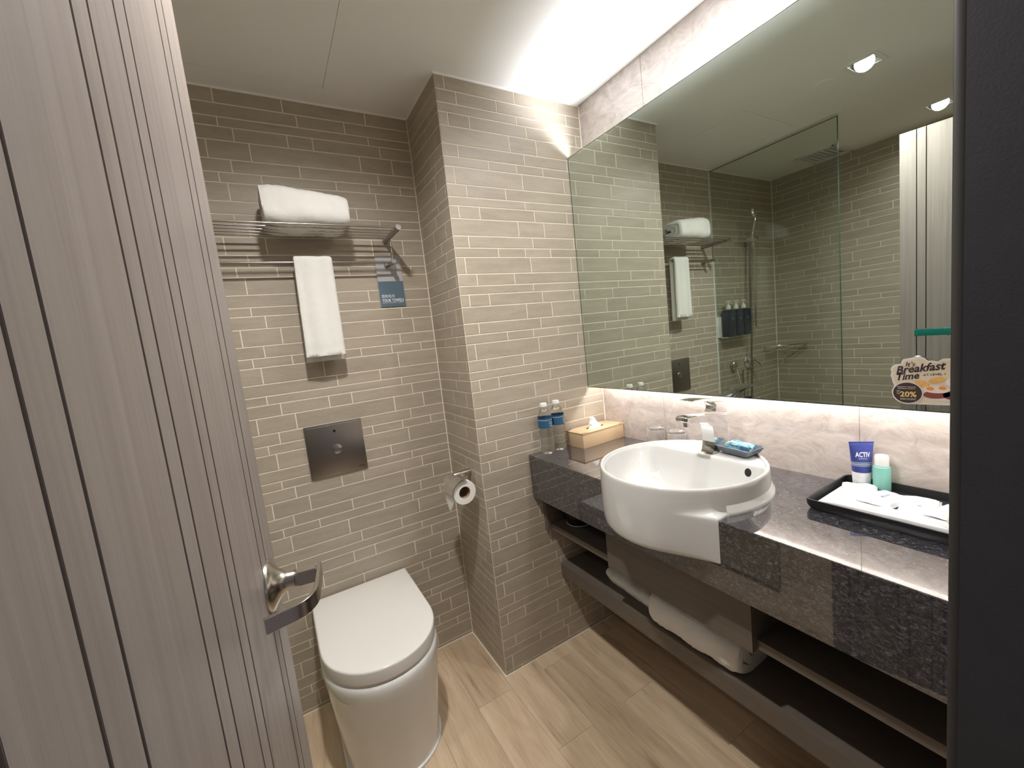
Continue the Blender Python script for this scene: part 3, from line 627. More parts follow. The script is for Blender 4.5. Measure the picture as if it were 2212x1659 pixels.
# ------------------------------------------------------------------ items on the counter
def water_bottle(loc, rotz, label):
    t = root('water_bottle', label, 'bottle', loc, rotz, group='water bottles by the tiled pier')
    prof = [(0, 0.003), (0.018, 0.0), (0.026, 0.003), (0.0285, 0.010)]
    z = 0.014
    for k in range(6): prof += [(0.0290, z), (0.0290, z + 0.007), (0.0272, z + 0.0105)]; z += 0.0145
    prof += [(0.0288, 0.102), (0.0290, 0.106), (0.0282, 0.108), (0.0282, 0.148), (0.0290, 0.150), (0.0290, 0.153), (0.0268, 0.161), (0.0190, 0.176), (0.0125, 0.186), (0.0112, 0.190), (0.0112, 0.196)]
    bm = bmesh.new(); lathe(bm, prof + [(0, 0.196)], (0, 0, 0), 36, cap=False); mk('shell', bm, M['clear'], t, world=False, ang=60)
    bm = bmesh.new(); lathe(bm, [(0.0288, 0.1085), (0.0288, 0.1480)], (0, 0, 0), 40, cap=False); lb = mk('label_wrap', bm, M['label_blue'], t, world=False)
    RM[lb.name] = Matrix.Identity(4)
    for zz in (0.1405, ):
        bm = bmesh.new(); lathe(bm, [(0.0290, zz), (0.0290, zz + 0.0012)], (0, 0, 0), 40, cap=False); mk('label_line', bm, M['label_white'], lb, world=False)
    for body, zz, w in (('FOUR', 0.1300, 0.019), ('POINTS', 0.1238, 0.022), ('BY SHERATON', 0.1196, 0.019), ('__', 0.1150, 0.018)):
        o = text('lettering', body, M['label_white'], lb, (-w / 2, 0, zz), (1, 0, 0), (0, 0, 1), width=w, height=0.0045 if len(body) < 7 and body != '__' else 0.0016)
        me = o.data
        for v in me.vertices:
            a = v.co.x / 0.0292 - math.pi / 2; v.co = Vector((0.0292 * math.cos(a), 0.0292 * math.sin(a), v.co.z))
    bm = bmesh.new(); prof = [(0.0130, 0.1935), (0.0142, 0.1945), (0.0142, 0.2055), (0.0130, 0.2075), (0, 0.2075)]
    lathe(bm, prof, (0, 0, 0), 36, cap=False)
    for v in bm.verts:
        r_ = math.hypot(v.co.x, v.co.y)
        if 0.0135 < r_: 
            k = round(math.atan2(v.co.y, v.co.x) / (2 * math.pi / 36)); s_ = 1.0 if k % 2 else 0.96; v.co.x *= s_; v.co.y *= s_
    mk('cap', bm, M['white_plastic'], t, world=False)
    return t
water_bottle((0.284, -0.046, CZ), 0.35, 'clear water bottle with blue label, left one at the counter end')
water_bottle((0.350, -0.040, CZ), 0.65, 'clear water bottle with blue label, right one next to tissue box')

t = root('tissue_box', 'tan tissue box with a white tissue pulled up, against the tiled pier', 'tissue box', (0.525, -0.066, CZ), rotz=0.03)
bm = bmesh.new(); bx(bm, -0.117, 0.117, -0.053, 0.053, 0.0, 0.0585, 0.0012); mk('box_body', bm, M['card_box'], t, world=False)
bm = bmesh.new(); hole = [(0.050 * math.cos(2 * math.pi * k / 32), 0.017 * math.sin(2 * math.pi * k / 32)) for k in range(32)]
out_ = []
for k in range(32):
    a = 2 * math.pi * k / 32; c_, s_ = math.cos(a), math.sin(a); q = min(0.1185 / max(abs(c_), 1e-6), 0.0545 / max(abs(s_), 1e-6)); out_.append((q * c_, q * s_))
cor = {4: None}
for zz in (0.0592, 0.0632): pass
ringz = lambda pts, z: [(x, y, z) for x, y in pts]
loft(bm, [ringz(hole, 0.0592), ringz(out_, 0.0592), ringz(out_, 0.0632), ringz(hole, 0.0632), ringz(hole, 0.0592)], cap0=False, cap1=False); bmesh.ops.remove_doubles(bm, verts=bm.verts, dist=1e-6)
for cx_, cy_ in ((1, 1), (-1, 1), (-1, -1), (1, -1)): bx(bm, cx_ * 0.1185, cx_ * 0.09, cy_ * 0.0545, cy_ * 0.045, 0.0592, 0.0632)
mk('lid', bm, M['card_box'], t, world=False, smooth=False)
bm = bmesh.new(); lathe(bm, [(0, 0), (1, 0)], (0, 0, 0), 32)
for v in bm.verts: v.co = Vector((v.co.x * 0.0495, v.co.y * 0.0165, 0.0593))
mk('slot', bm, M['void'], t, world=False)
bm = bmesh.new(); RR = []
for j in range(9):
    f = j / 8; row = []
    for k in range(28):
        a = 2 * math.pi * k / 28; wv = 1 + 0.35 * math.sin(3 * a + 1.1) * f + 0.2 * math.sin(5 * a) * f
        sx = (0.030 * (1 - f) + 0.006) * wv; sy = (0.013 * (1 - f) + 0.002) * wv
        row.append((sx * math.cos(a) - 0.002 - 0.018 * f * f + 0.004 * math.sin(9 * f), sy * math.sin(a) + 0.004 * math.sin(2 * a) * f, 0.058 + 0.044 * f + 0.008 * math.sin(2 * a + 1) * (0.2 + f * 0.8)))
    RR.append(row)
loft(bm, RR, cap0=False); mk('tissue', bm, M['paper'], t, world=False, ang=25)

for (x, y, lb) in ((0.598, -0.330, 'upside-down clear glass tumbler behind the basin, nearer the tissue box'), (0.598, -0.425, 'upside-down clear glass tumbler behind the basin, nearer the tap')):
    t = root('glass_tumbler', lb, 'glass', (x, y, CZ), group='upturned tumblers behind the basin')
    bm = bmesh.new(); lathe(bm, [(0, 0.087), (0.0250, 0.087), (0.0290, 0.0855), (0.0320, 0.078), (0.0335, 0.04), (0.0345, 0.0004), (0.0325, 0.0004), (0.0315, 0.04), (0.0300, 0.070), (0.0270, 0.0745), (0.0, 0.0755)], (0, 0, 0), 40, cap=False); mk('glass_wall', bm, M['tumbler'], t, world=False)

# tray and its contents
TX0, TX1, TY0, TY1 = 0.415, 0.640, YN + 0.012, -0.925
t = root('amenity_tray', 'black rectangular amenity tray on the counter right of the basin', 'tray', ((TX0 + TX1) / 2, (TY0 + TY1) / 2, CZ))
hx, hy = (TX1 - TX0) / 2, (TY1 - TY0) / 2
bm = bmesh.new(); loft(bm, [rr_ring(0, 0, hx - 0.006, hy - 0.006, 0.0004, 0.012), rr_ring(0, 0, hx, hy, 0.012, 0.015), rr_ring(0, 0, hx, hy, 0.0255, 0.015), rr_ring(0, 0, hx - 0.004, hy - 0.004, 0.0255, 0.012), rr_ring(0, 0, hx - 0.007, hy - 0.007, 0.007, 0.010)])
mk('tray_body', bm, M['black'], t, world=False, ang=40)
TZ = CZ + 0.0072
t = root('tray_liner', 'flat white folded paper liner in the black tray', 'paper', (0.505, -1.10, TZ), rotz=0.02)
bm = bmesh.new(); bx(bm, -0.078, 0.070, -0.155, 0.160, 0.0006, 0.0075, 0.0015)
for v in bm.verts: v.co.z += 0.0018 * noise.noise(v.co * 14)
mk('sheet', bm, plain('soft_white_liner', (0.50, 0.50, 0.51), rough=0.8, bump=0.4, bscale=70, varc=0.03), t, world=False)
def pillow(bm, cx, cy, cz, hx, hy, hz, rot, seed, tilt=0.0, n=14):
    top, bot = [], []
    for i in range(n + 1):
        rt, rb = [], []
        for j in range(n + 1):
            u, v = -1 + 2 * i / n, -1 + 2 * j / n; e = max(0.0, (1 - u ** 4) * (1 - v ** 4)) ** 0.6
            nz = noise.noise(Vector((u * 2.2 + seed, v * 2.2, seed * 3))) * 0.5
            x, y = u * hx, v * hy; X = cx + x * math.cos(rot) - y * math.sin(rot); Y = cy + x * math.sin(rot) + y * math.cos(rot)
            rt.append(bm.verts.new((X, Y, cz + tilt * u * hx + hz * e * (1 + nz) + 0.0012))); rb.append(bm.verts.new((X, Y, cz + tilt * u * hx)))
        top.append(rt); bot.append(rb)
    for i in range(n):
        for j in range(n):
            bm.faces.new((top[i][j], top[i + 1][j], top[i + 1][j + 1], top[i][j + 1])); bm.faces.new((bot[i][j], bot[i][j + 1], bot[i + 1][j + 1], bot[i + 1][j]))
    for i in range(n):
        bm.faces.new((top[i][0], bot[i][0], bot[i + 1][0], top[i + 1][0])); bm.faces.new((top[i][n], top[i + 1][n], bot[i + 1][n], bot[i][n]))
        bm.faces.new((top[0][i], top[0][i + 1], bot[0][i + 1], bot[0][i])); bm.faces.new((top[n][i], bot[n][i], bot[n][i + 1], top[n][i + 1]))
sl = ['white frosted amenity sachet at the basin end of the tray row', 'white frosted amenity sachet second from the basin in the tray', 'white frosted amenity sachet third from the basin in the tray', 'white frosted amenity sachet fourth from the basin in the tray', 'white frosted amenity sachet nearest the door frame in the tray']
for k, (x, y, rz) in enumerate(((0.545, -0.985, 0.30), (0.532, -1.040, -0.15), (0.530, -1.098, 0.22), (0.536, -1.155, -0.12), (0.560, -1.215, 0.35))):
    t = root('amenity_sachet', sl[k], 'sachet', (x, y, TZ + 0.0095 + 0.002 * (k % 2)), rotz=rz, group='sachets in the tray')
    bm = bmesh.new(); pillow(bm, 0, 0, 0, 0.050, 0.034, 0.011, 0, k * 1.7 + 0.4, tilt=0.06 * (-1) ** k)
    for v in bm.verts: v.co.z += 0.0022 * noise.noise(Vector((v.co.x * 70, v.co.y * 70, k)))
    mk('packet', bm, M['sachet'], t, world=False, ang=25)
    bm = bmesh.new(); bx(bm, -0.014, 0.008, -0.005, 0.002, 0.0118, 0.0135); mk('print', bm, M['mint'] if k % 2 == 0 else M['tube_grey'], t, world=False, smooth=False)
for k, (x, mt, lb) in enumerate(((0.470, 'mint', 'wrapped toothbrush with mint handle along the tray front'), (0.450, 'pink', 'long pale pink wrapped comb along the tray front edge'))):
    t = root('wrapped_stick', lb, 'toothbrush' if k == 0 else 'comb', (x, -1.07, TZ + 0.0085), rotz=0.02)
    bm = bmesh.new(); pillow(bm, 0, 0, 0, 0.011, 0.125, 0.0075, 0, k + 9.1, n=16); mk('wrapper', bm, M['sachet'], t, world=False, ang=60)
    bm = bmesh.new(); tube(bm, [(0.0, -0.02 if k == 0 else -0.11, 0.0060), (0.0, 0.05, 0.0065), (0.0, 0.10, 0.0060)], 0.0030, 8); mk('handle', bm, M[mt], t, world=False)
t = root('bath_sponge', 'pale green round bath sponge at the right end of the tray', 'sponge', (0.462, -1.186, TZ + 0.008))
bm = bmesh.new(); bmesh.ops.create_icosphere(bm, subdivisions=4, radius=0.028)
for v in bm.verts: v.co = v.co * (1 + 0.10 * noise.noise(v.co * 90)); v.co.z = v.co.z * 0.9 + 0.0255
mk('sponge_body', bm, M['loofah'], t, world=False)
# tube and bottle standing in the tray
t = root('lotion_tube', 'blue and white cream tube standing on its cap in the tray', 'tube', (0.616, -0.966, TZ), rotz=-0.9)
def tsec(z, a, b, n=32): return [(a * math.cos(2 * math.pi * k / n), b * math.sin(2 * math.pi * k / n), z) for k in range(n)]
bm = bmesh.new(); loft(bm, [tsec(0.0, 0.0165, 0.0165), tsec(0.002, 0.0180, 0.0180), tsec(0.030, 0.0190, 0.0190), tsec(0.031, 0.0186, 0.0186)]); mk('cap', bm, M['tube_white'], t, world=False)
def tw(z): f = (z - 0.031) / 0.085; return 0.0190 + 0.0065 * f, 0.0190 * (1 - f) ** 0.7 + 0.0008
bm = bmesh.new(); loft(bm, [tsec(z, *tw(z)) for z in (0.0312, 0.034, 0.036, 0.042)]); mk('lower_sleeve', bm, M['tube_white'], t, world=False)
bm = bmesh.new(); loft(bm, [tsec(z, *tw(z)) for z in (0.0422, 0.055, 0.062, 0.07, 0.08, 0.09, 0.10, 0.108, 0.1135)] + [tsec(0.1142, 0.0258, 0.0009), tsec(0.119, 0.0260, 0.0009)]); bd = mk('tube_body', bm, M['tube_blue'], t, world=False)
RM[bd.name] = Matrix.Identity(4)
for z0_, z1_, mt in ((0.058, 0.0605, 'tube_grey'), (0.0622, 0.0634, 'label_white'), (0.0650, 0.0685, 'tube_grey')):
    bm = bmesh.new(); loft(bm, [[(x * 1.012, y * 1.012, z) for x, y, z in tsec(z0_, *tw(z0_))], [(x * 1.012, y * 1.012, z) for x, y, z in tsec(z1_, *tw(z1_))]], cap0=False, cap1=False); mk('stripe', bm, M[mt], bd, world=False)
def wrap_tube(o):
    for v in o.data.vertices:
        a_, b_ = tw(v.co.z); x = max(-0.98, min(0.98, v.co.x / a_)); v.co.y = -b_ * math.sqrt(1 - x * x) - 0.0004
wrap_tube(text('lettering', 'ACTIV', M['label_white'], bd, (-0.0150, -0.02, 0.0815), (1, 0, 0), (0, 0, 1), width=0.030, height=0.0125, bold=0.02))
wrap_tube(text('lettering', 'SHAMPOO', M['label_white'], bd, (-0.009, -0.02, 0.0765), (1, 0, 0), (0, 0, 1), width=0.018, height=0.0024))
t = root('gel_bottle', 'small aqua gel bottle with translucent white cap standing in the tray', 'bottle', (0.618, -1.006, TZ))
bm = bmesh.new(); lathe(bm, [(0, 0), (0.016, 0), (0.0175, 0.002), (0.0175, 0.056), (0.0165, 0.0625), (0.012, 0.065), (0, 0.065)], (0, 0, 0), 36, cap=False); mk('bottle_body', bm, M['aqua'], t, world=False)
bm = bmesh.new(); lathe(bm, [(0.0140, 0.0655), (0.0142, 0.085), (0.0125, 0.0905), (0.008, 0.092), (0, 0.092)], (0, 0, 0), 32); mk('cap', bm, M['white_plastic'], t, world=False)

# dark ice bucket on the upper shelf
t = root('bucket', 'small black bucket with a pale rim ring on the upper shelf', 'bucket', (0.372, -0.092, 0.5705))
bm = bmesh.new(); lathe(bm, [(0, 0.0), (0.046, 0.0), (0.050, 0.006), (0.060, 0.118), (0.058, 0.118), (0.048, 0.008), (0, 0.006)], (0, 0, 0), 36, cap=False); mk('pail', bm, M['black'], t, world=False)
bm = bmesh.new(); tube(bm, [(0.0505 * math.cos(2 * math.pi * k / 40), 0.0505 * math.sin(2 * math.pi * k / 40), 0.005) for k in range(41)], 0.0016, 6, cap=False); mk('base_ring', bm, M['white_plastic'], t, world=False)

# ------------------------------------------------------------------ towels
def cloth_noise(bm, amp, sc):
    bm.normal_update()
    mv = [(v, v.normal * (amp * noise.noise(v.co * sc) + amp * 0.35 * noise.noise(v.co * sc * 4))) for v in bm.verts]
    for v, d in mv: v.co += d
def rolled(name_root, parent, length, hy, hz, th, turns, seed, nl=40, lean=0.0, pw=0.50):
    """cloth folded over in a flattened spiral (cross-section y,z), lying along x"""
    P = []; n = int(44 * turns)
    for i in range(n + 1):
        a = 2 * math.pi * turns * i / n; f = i / n * (0.80 if turns > 1 else 0.2)
        ry = hy * (1 - f) ; rz = hz * (1 - f * 0.96)
        c, s = math.cos(-a - 1.2), math.sin(-a - 1.2)
        P.append((math.copysign(abs(c) ** pw, c) * ry, math.copysign(abs(s) ** pw, s) * rz))
    bm = bmesh.new(); rings = []
    for j in range(nl + 1):
        x = -length / 2 + length * j / nl; e = 1 - 0.10 * (abs(2 * j / nl - 1) ** 6); ringp = []
        for side in (1, -1):
            seq = range(len(P)) if side == 1 else reversed(range(len(P)))
            for i in seq:
                p = Vector(P[i]); q = Vector(P[min(i + 1, len(P) - 1)]) - Vector(P[max(i - 1, 0)]); q.normalize(); nrm = Vector((-q.y, q.x))
                o_ = p + nrm * (side * th / 2)
                ringp.append((x + 0.004 * noise.noise(Vector((i * 0.15, side, seed))), o_.x * e, o_.y * e + hz))
        rings.append(ringp)
    loft(bm, rings); cloth_noise(bm, 0.0045, 16); cloth_noise(bm, 0.0016, 70)
    for v in bm.verts: v.co.z *= 1.0 - lean * v.co.x
    return mk(name_root, bm, M['towel'], parent, world=False, ang=70)

t = root('rolled_bath_towel', 'thick folded white bath towel lying on the wall rack', 'towel', (-0.450, 0.219, 1.8142))
rolled('towel_fold', t, 0.262, 0.097, 0.058, 0.018, 2.6, 3.1, lean=0.9)
# hanging hand towel over the lower bar
t = root('hand_towel', 'folded white hand towel hanging over the lower bar of the rack', 'towel', (-0.447, 0.256, 1.713))
def hang(name, x0, x1, x0b, x1b, zt, zb, yf, yb, th, seed):
    """n-shaped strip: front flap to zb, back flap to zb+; extruded across x"""
    path = []
    for k in range(22): path.append((yf, zb + (zt - 0.008 - zb) * k / 21))
    for k in range(1, 9): a = math.pi * k / 9; path.append(((yf + yb) / 2 - (yb - yf) / 2 * math.cos(a), zt - 0.008 + 0.010 * math.sin(a)))
    for k in range(22): path.append((yb, zt - 0.008 - (zt - 0.008 - zb + 0.018) * k / 21))
    bm = bmesh.new(); nx = 22; rings = []
    for i in range(nx + 1):
        f = i / nx; r_ = []
        for side in (-1, 1):
            seq = range(len(path)) if side == -1 else reversed(range(len(path)))
            for k in seq:
                y, z = path[k]; q = Vector(path[min(k + 1, len(path) - 1)]) - Vector(path[max(k - 1, 0)]); q.normalize(); nn = Vector((-q.y, q.x))
                g = max(0.0, min(1.0, (zt - z) / (zt - zb))); xa = x0 + (x0b - x0) * g; xb = x1 + (x1b - x1) * g
                wv = 0.004 * g * math.sin(f * 7 + seed) + 0.002 * math.sin(f * 13)
                ed_ = 1.0 if 0.04 < f < 0.96 else 0.55
                r_.append((xa + (xb - xa) * f, y + wv + nn.x * side * -th / 2 * ed_, z + nn.y * side * -th / 2 * ed_))
        rings.append(r_)
    loft(bm, rings); cloth_noise(bm, 0.0016, 30); return mk(name, bm, M['towel'], t, ang=60)
hang('cloth', -0.508, -0.383, -0.517, -0.384, 1.722, 1.372, 0.240, 0.272, 0.016, 1.0)
bm = bmesh.new()
for k in range(26): 
    x = -0.506 + 0.0042 * k
    bx(bm, x, x + 0.0026, 0.2285, 0.2325, 1.376 + 0.001 * (k % 3), 1.388)
mk('woven_hem', bm, M['towel'], t, smooth=False)

# towels on the lower shelf
t = root('folded_bath_mat', 'flat folded white towel on the lower vanity shelf, left one', 'towel', (0.436, -0.350, 0.3705), rotz=math.pi / 2 - 0.06)
rolled('towel_fold', t, 0.250, 0.112, 0.026, 0.020, 1.4, 8.0, pw=0.75)
t = root('rolled_bath_towel', 'big rolled white towel on the lower vanity shelf, right one', 'towel', (0.424, -0.640, 0.3705), rotz=-math.pi / 2 + 0.02)
rolled('towel_roll', t, 0.300, 0.112, 0.062, 0.026, 2.3, 5.0, pw=0.80)

# ------------------------------------------------------------------ towel rack on the back wall
t = root('towel_rack', 'satin steel towel rack with five shelf bars and a lower bar', 'towel rack', (-0.46, YB, 1.80))
XR, XLf = -0.158, -0.768
for xe in (XR, XLf):
    bm = bmesh.new(); lathe(bm, [(0, 0.118), (0.0105, 0.118), (0.0112, 0.122), (0.0112, YB - 0.0025), (0, YB - 0.0025)], (xe, 0, 1.806), 24, axis='y', cap=False); br = mk('bracket', bm, M['rack'], t)
    bm = bmesh.new(); lathe(bm, [(0, 0.1160), (0.0095, 0.1160), (0.0095, 0.1179), (0, 0.1179)], (xe, 0, 1.806), 24, axis='y', cap=False); mk('end_cap', bm, M['rack'], br)
    bm = bmesh.new(); tube(bm, [(xe, 0.247, 1.800), (xe, 0.247, 1.712)], 0.0042, 12); mk('drop_rod', bm, M['rack'], t)
    bm = bmesh.new(); lathe(bm, [(0, 0.236), (0.0088, 0.236), (0.0092, 0.239), (0.0092, YB - 0.006), (0, YB - 0.006)], (xe, 0, 1.709), 24, axis='y', cap=False); mk('arm', bm, M['rack'], t)
    bm = bmesh.new(); lathe(bm, [(0, YB - 0.010), (0.016, YB - 0.010), (0.0175, YB - 0.008), (0.0175, YB - 0.0005), (0, YB - 0.0005)], (xe, 0, 1.709), 28, axis='y', cap=False); mk('wall_rose', bm, M['rack'], t)
for k in range(5):
    yy = 0.131 + k * 0.0375
    bm = bmesh.new(); tube(bm, [(XLf, yy, 1.8085), (XR + (0.017 if k == 0 else 0), yy, 1.8085)], 0.0034, 12); mk('shelf_bar', bm, M['rack'], t)
bm = bmesh.new(); tube(bm, [(XLf, 0.256, 1.710), (XR, 0.256, 1.710)], 0.0042, 12); mk('lower_bar', bm, M['rack'], t)

# towel notice card
t = root('towel_card', 'grey and slate blue towel notice card behind the rack bracket', 'sign', (-0.158, YB, 1.65))
KY = YB - 0.0042
box('upper_half', M['card_grey'], t, -0.2095, -0.1075, KY - 0.0003, KY + 0.0008, 1.6455, 1.7500, smooth=False)
box('lower_half', M['card_blue'], t, -0.2095, -0.1075, KY - 0.0003, KY + 0.0008, 1.5430, 1.6450, smooth=False)
text('lettering', '您的毛巾', M['label_white'], t, (-0.2030, KY - 0.0008, 1.5790), (1, 0, 0), (0, 0, 1), width=0.052, height=0.0135, bold=0.008)
text('lettering', 'YOUR TOWELS', M['label_white'], t, (-0.2030, KY - 0.0008, 1.5620), (1, 0, 0), (0, 0, 1), width=0.089, height=0.0130, bold=0.02)
text('lettering', '____ _____ ____', M['label_white'], t, (-0.2030, KY - 0.0008, 1.5580), (1, 0, 0), (0, 0, 1), width=0.086, height=0.0010)

# ------------------------------------------------------------------ flush plate
t = root('flush_plate', 'square brushed steel flush plate with round push button above the toilet', 'flush plate', (-0.459, YB, 1.01))
bm = bmesh.new(); bx(bm, -0.5640, -0.3550, YB - 0.008, YB - 0.0005, 0.9060, 1.1120, 0.002); mk('backing_frame', bm, M['steel'], t)
bm = bmesh.new(); bx(bm, -0.5570, -0.3620, YB - 0.0105, YB - 0.008, 0.9130, 1.1050, 0.0008); mk('face_plate', bm, M['steel'], t)
bm = bmesh.new(); lathe(bm, [(0, -0.0135), (0.0165, -0.0135), (0.0185, -0.0125), (0.0185, -0.0105)], (-0.4585, YB, 1.0090), 36, axis='y', cap=False); mk('push_button', bm, plain('spun_steel', (0.62, 0.60, 0.57), rough=0.22, metal=1.0, aniso=0.9, varc=0.02), t)
bm = bmesh.new(); lathe(bm, [(0, -0.0115), (0.0048, -0.0115), (0.0052, -0.0105)], (-0.4590, YB, 1.0800), 20, axis='y', cap=False); mk('screw', bm, M['black'], t)
text('lettering', 'WATERS', M['ink'], t, (-0.3900, YB - 0.0108, 0.9190), (1, 0, 0), (0, 0, 1), width=0.022, height=0.0042, bold=0.02)

# ------------------------------------------------------------------ toilet
t = root('toilet', 'white back-to-wall toilet with closed rounded lid', 'toilet', (-0.453, 0.08, 0))
def dring(z, cx, hw, yb, yc, yf, n=32, exp=2.08):
    """D outline: straight sides from the wall to yc, then a half super-ellipse to yf"""
    out = [(cx + hw, yb, z), (cx + hw, (yb + yc) / 2, z)]
    for k in range(n + 1):
        a = math.pi * k / n; c, s = math.cos(a), math.sin(a)
        out.append((cx + hw * math.copysign(abs(c) ** (2 / exp), c), yc - (yc - yf) * abs(s) ** (2 / exp), z))
    out += [(cx - hw, (yb + yc) / 2, z), (cx - hw, yb, z)]
    return out
TC = -0.453; YT = YB - 0.0012
bm = bmesh.new()
loft(bm, [dring(0.004, TC, 0.158, YT, 0.02, -0.150), dring(0.03, TC, 0.159, YT, 0.02, -0.152), dring(0.12, TC, 0.166, YT, 0.015, -0.168), dring(0.24, TC, 0.176, YT, 0.01, -0.190), dring(0.33, TC, 0.184, YT, 0.005, -0.206), dring(0.358, TC, 0.1868, YT, 0.002, -0.2095),
          dring(0.372, TC, 0.1868, YT, 0.002, -0.2095), dring(0.381, TC, 0.1845, YT, 0.002, -0.2070), dring(0.387, TC, 0.1800, YT, 0.003, -0.2020), dring(0.390, TC, 0.1725, YT, 0.004, -0.1930)])
mk('pan', bm, M['ceramic'], t, ang=45)
bm = bmesh.new(); loft(bm, [dring(0.3905, TC, 0.1800, 0.3110, 0.0, -0.2020), dring(0.3915, TC, 0.1815, 0.3118, 0.0, -0.2035), dring(0.3945, TC, 0.1818, 0.3120, 0.0, -0.2038), dring(0.3955, TC, 0.1812, 0.3115, 0.0, -0.2030)]); mk('seat', bm, M['lid'], t, ang=45)
bm = bmesh.new(); loft(bm, [dring(0.3962, TC, 0.1815, 0.3120, 0.0, -0.2035), dring(0.3975, TC, 0.1830, 0.3128, 0.0, -0.2050), dring(0.4330, TC, 0.1845, 0.3135, 0.0, -0.2065), dring(0.4375, TC, 0.1835, 0.3130, 0.0, -0.2055), dring(0.4393, TC, 0.1810, 0.3112, 0.0, -0.2030), dring(0.4402, TC, 0.1770, 0.3080, 0.002, -0.1980), dring(0.4410, TC, 0.10, 0.25, 0.02, -0.10)]); mk('lid', bm, M['lid'], t, ang=45)
bm = bmesh.new(); base = dring(0.003, TC, 0.1600, YT, 0.02, -0.1525)
tube(bm, [(x, y, 0.004) for x, y, z in base], 0.0048, 8); mk('silicone_bead', bm, M['silicone'], t)

# ------------------------------------------------------------------ toilet paper holder on the pier side
t = root('toilet_paper_holder', 'chrome toilet paper holder with cover flap on the pier side', 'paper holder', (0, 0.11, 0.842))
bm = bmesh.new(); lathe(bm, [(0, -0.074), (0.0120, -0.074), (0.0130, -0.072), (0.0130, -0.0005), (0, -0.0005)], (0, 0.112, 0.842), 28, axis='x', cap=False); mk('post', bm, M['nickel'], t)
bm = bmesh.new(); pts = []
for k in range(15):
    a = math.radians(78 + 112 * k / 14); pts.append((a))
RC = Vector((-0.065, 0, 0.793))
ro = [[(RC.x + r_ * math.cos(a), yy, RC.z + r_ * math.sin(a)) for a in pts] for (r_, yy) in ((0.0535, 0.022), (0.0535, 0.137), (0.0550, 0.137), (0.0550, 0.022))]
cols = list(zip(*ro)); loft(bm, [list(c) for c in cols]); mk('cover_flap', bm, M['chrome'], t, ang=30)
bm = bmesh.new(); tube(bm, smooth_path([(-0.065, 0.112, 0.842), (-0.066, 0.145, 0.838), (-0.066, 0.1475, 0.822), (-0.066, 0.140, 0.809), (-0.066, 0.08, 0.808), (-0.066, 0.034, 0.808)], 5), 0.0042, 10); mk('rod', bm, M['chrome'], t)
t = root('toilet_roll', 'white toilet roll with a folded point hanging in the holder', 'toilet paper', (-0.066, 0.08, 0.795))
bm = bmesh.new(); lathe(bm, [(0.0235, 0.032), (0.046, 0.032), (0.0472, 0.034), (0.0472, 0.130), (0.046, 0.132), (0.0235, 0.132), (0.0235, 0.032)], (-0.066, 0, 0.793), 48, axis='y', cap=False); bmesh.ops.remove_doubles(bm, verts=bm.verts, dist=1e-6); mk('paper_roll', bm, M['paper'], t)
bm = bmesh.new(); lathe(bm, [(0.0233, 0.033), (0.0233, 0.131), (0.0222, 0.131), (0.0222, 0.033), (0.0233, 0.033)], (-0.066, 0, 0.793), 40, axis='y', cap=False); mk('core', bm, M['tube_brown'], t)
bm = bmesh.new(); tp = [(0.128, 0.792), (0.034, 0.780), (0.036, 0.764), (0.080, 0.720), (0.094, 0.716), (0.126, 0.770)]
prism(bm, tp, -0.1140, -0.1128, lambda u, v, q: (q, u, v)); mk('folded_point', bm, M['paper'], t, smooth=False)

# ------------------------------------------------------------------ bathroom door (opened inwards)
th = math.radians(8.3); DX = Vector((-0.675, -0.690, 0)); dv = Vector((-math.sin(th), -math.cos(th), 0)); nv = Vector((math.cos(th), -math.sin(th), 0))
def dp(s_, off, z): return DX + dv * s_ + nv * off + Vector((0, 0, z))
def dbox(bm, s0, s1, o0, o1, z0, z1, bev=0.0):
    vs = [bm.verts.new(dp(s_, o_, z_)) for s_ in (s0, s1) for o_ in (o0, o1) for z_ in (z0, z1)]
    fs = [bm.faces.new([vs[i] for i in f]) for f in [(0, 1, 3, 2), (4, 6, 7, 5), (0, 4, 5, 1), (2, 3, 7, 6), (0, 2, 6, 4), (1, 5, 7, 3)]]
    if bev: bmesh.ops.bevel(bm, geom=list(set(e for f in fs for e in f.edges)), offset=bev, segments=2, affect='EDGES')
bm = bmesh.new(); dbox(bm, 0.0, 0.625, -0.040, -0.0036, 0.008, 2.034)
dr = struct(mk('door_1', bm, M['groove'], None, smooth=False)); dr['label'] = 'pale grained laminate bathroom door opened inwards on the left'
cuts = [0.0, 0.0515, 0.0805, 0.190, 0.218, 0.274, 0.303, 0.413, 0.444, 0.50, 0.53, 0.625]; gw = 0.0015
for i, (a, b) in enumerate(zip(cuts, cuts[1:])):
    bm = bmesh.new(); dbox(bm, a + (gw if i else 0), b - gw, -0.0035, 0.0, 0.008, 2.034, 0.0003); mk('panel', bm, M['door_wood'], dr, smooth=False)
bm = bmesh.new(); dbox(bm, -0.0012, -0.0001, -0.040, 0.0, 0.008, 2.034); mk('edge_band', bm, M['door_wood'], dr, smooth=False)
bm = bmesh.new(); dbox(bm, 0.0, 0.625, -0.0435, -0.0402, 0.008, 2.034); mk('panel', bm, M['door_wood'], dr, smooth=False)
# brush seal low on the free edge
bm = bmesh.new(); dbox(bm, -0.004, -0.0013, -0.030, -0.020, 0.30, 0.80)
mk('edge_seal', bm, M['groove'], dr, smooth=False)
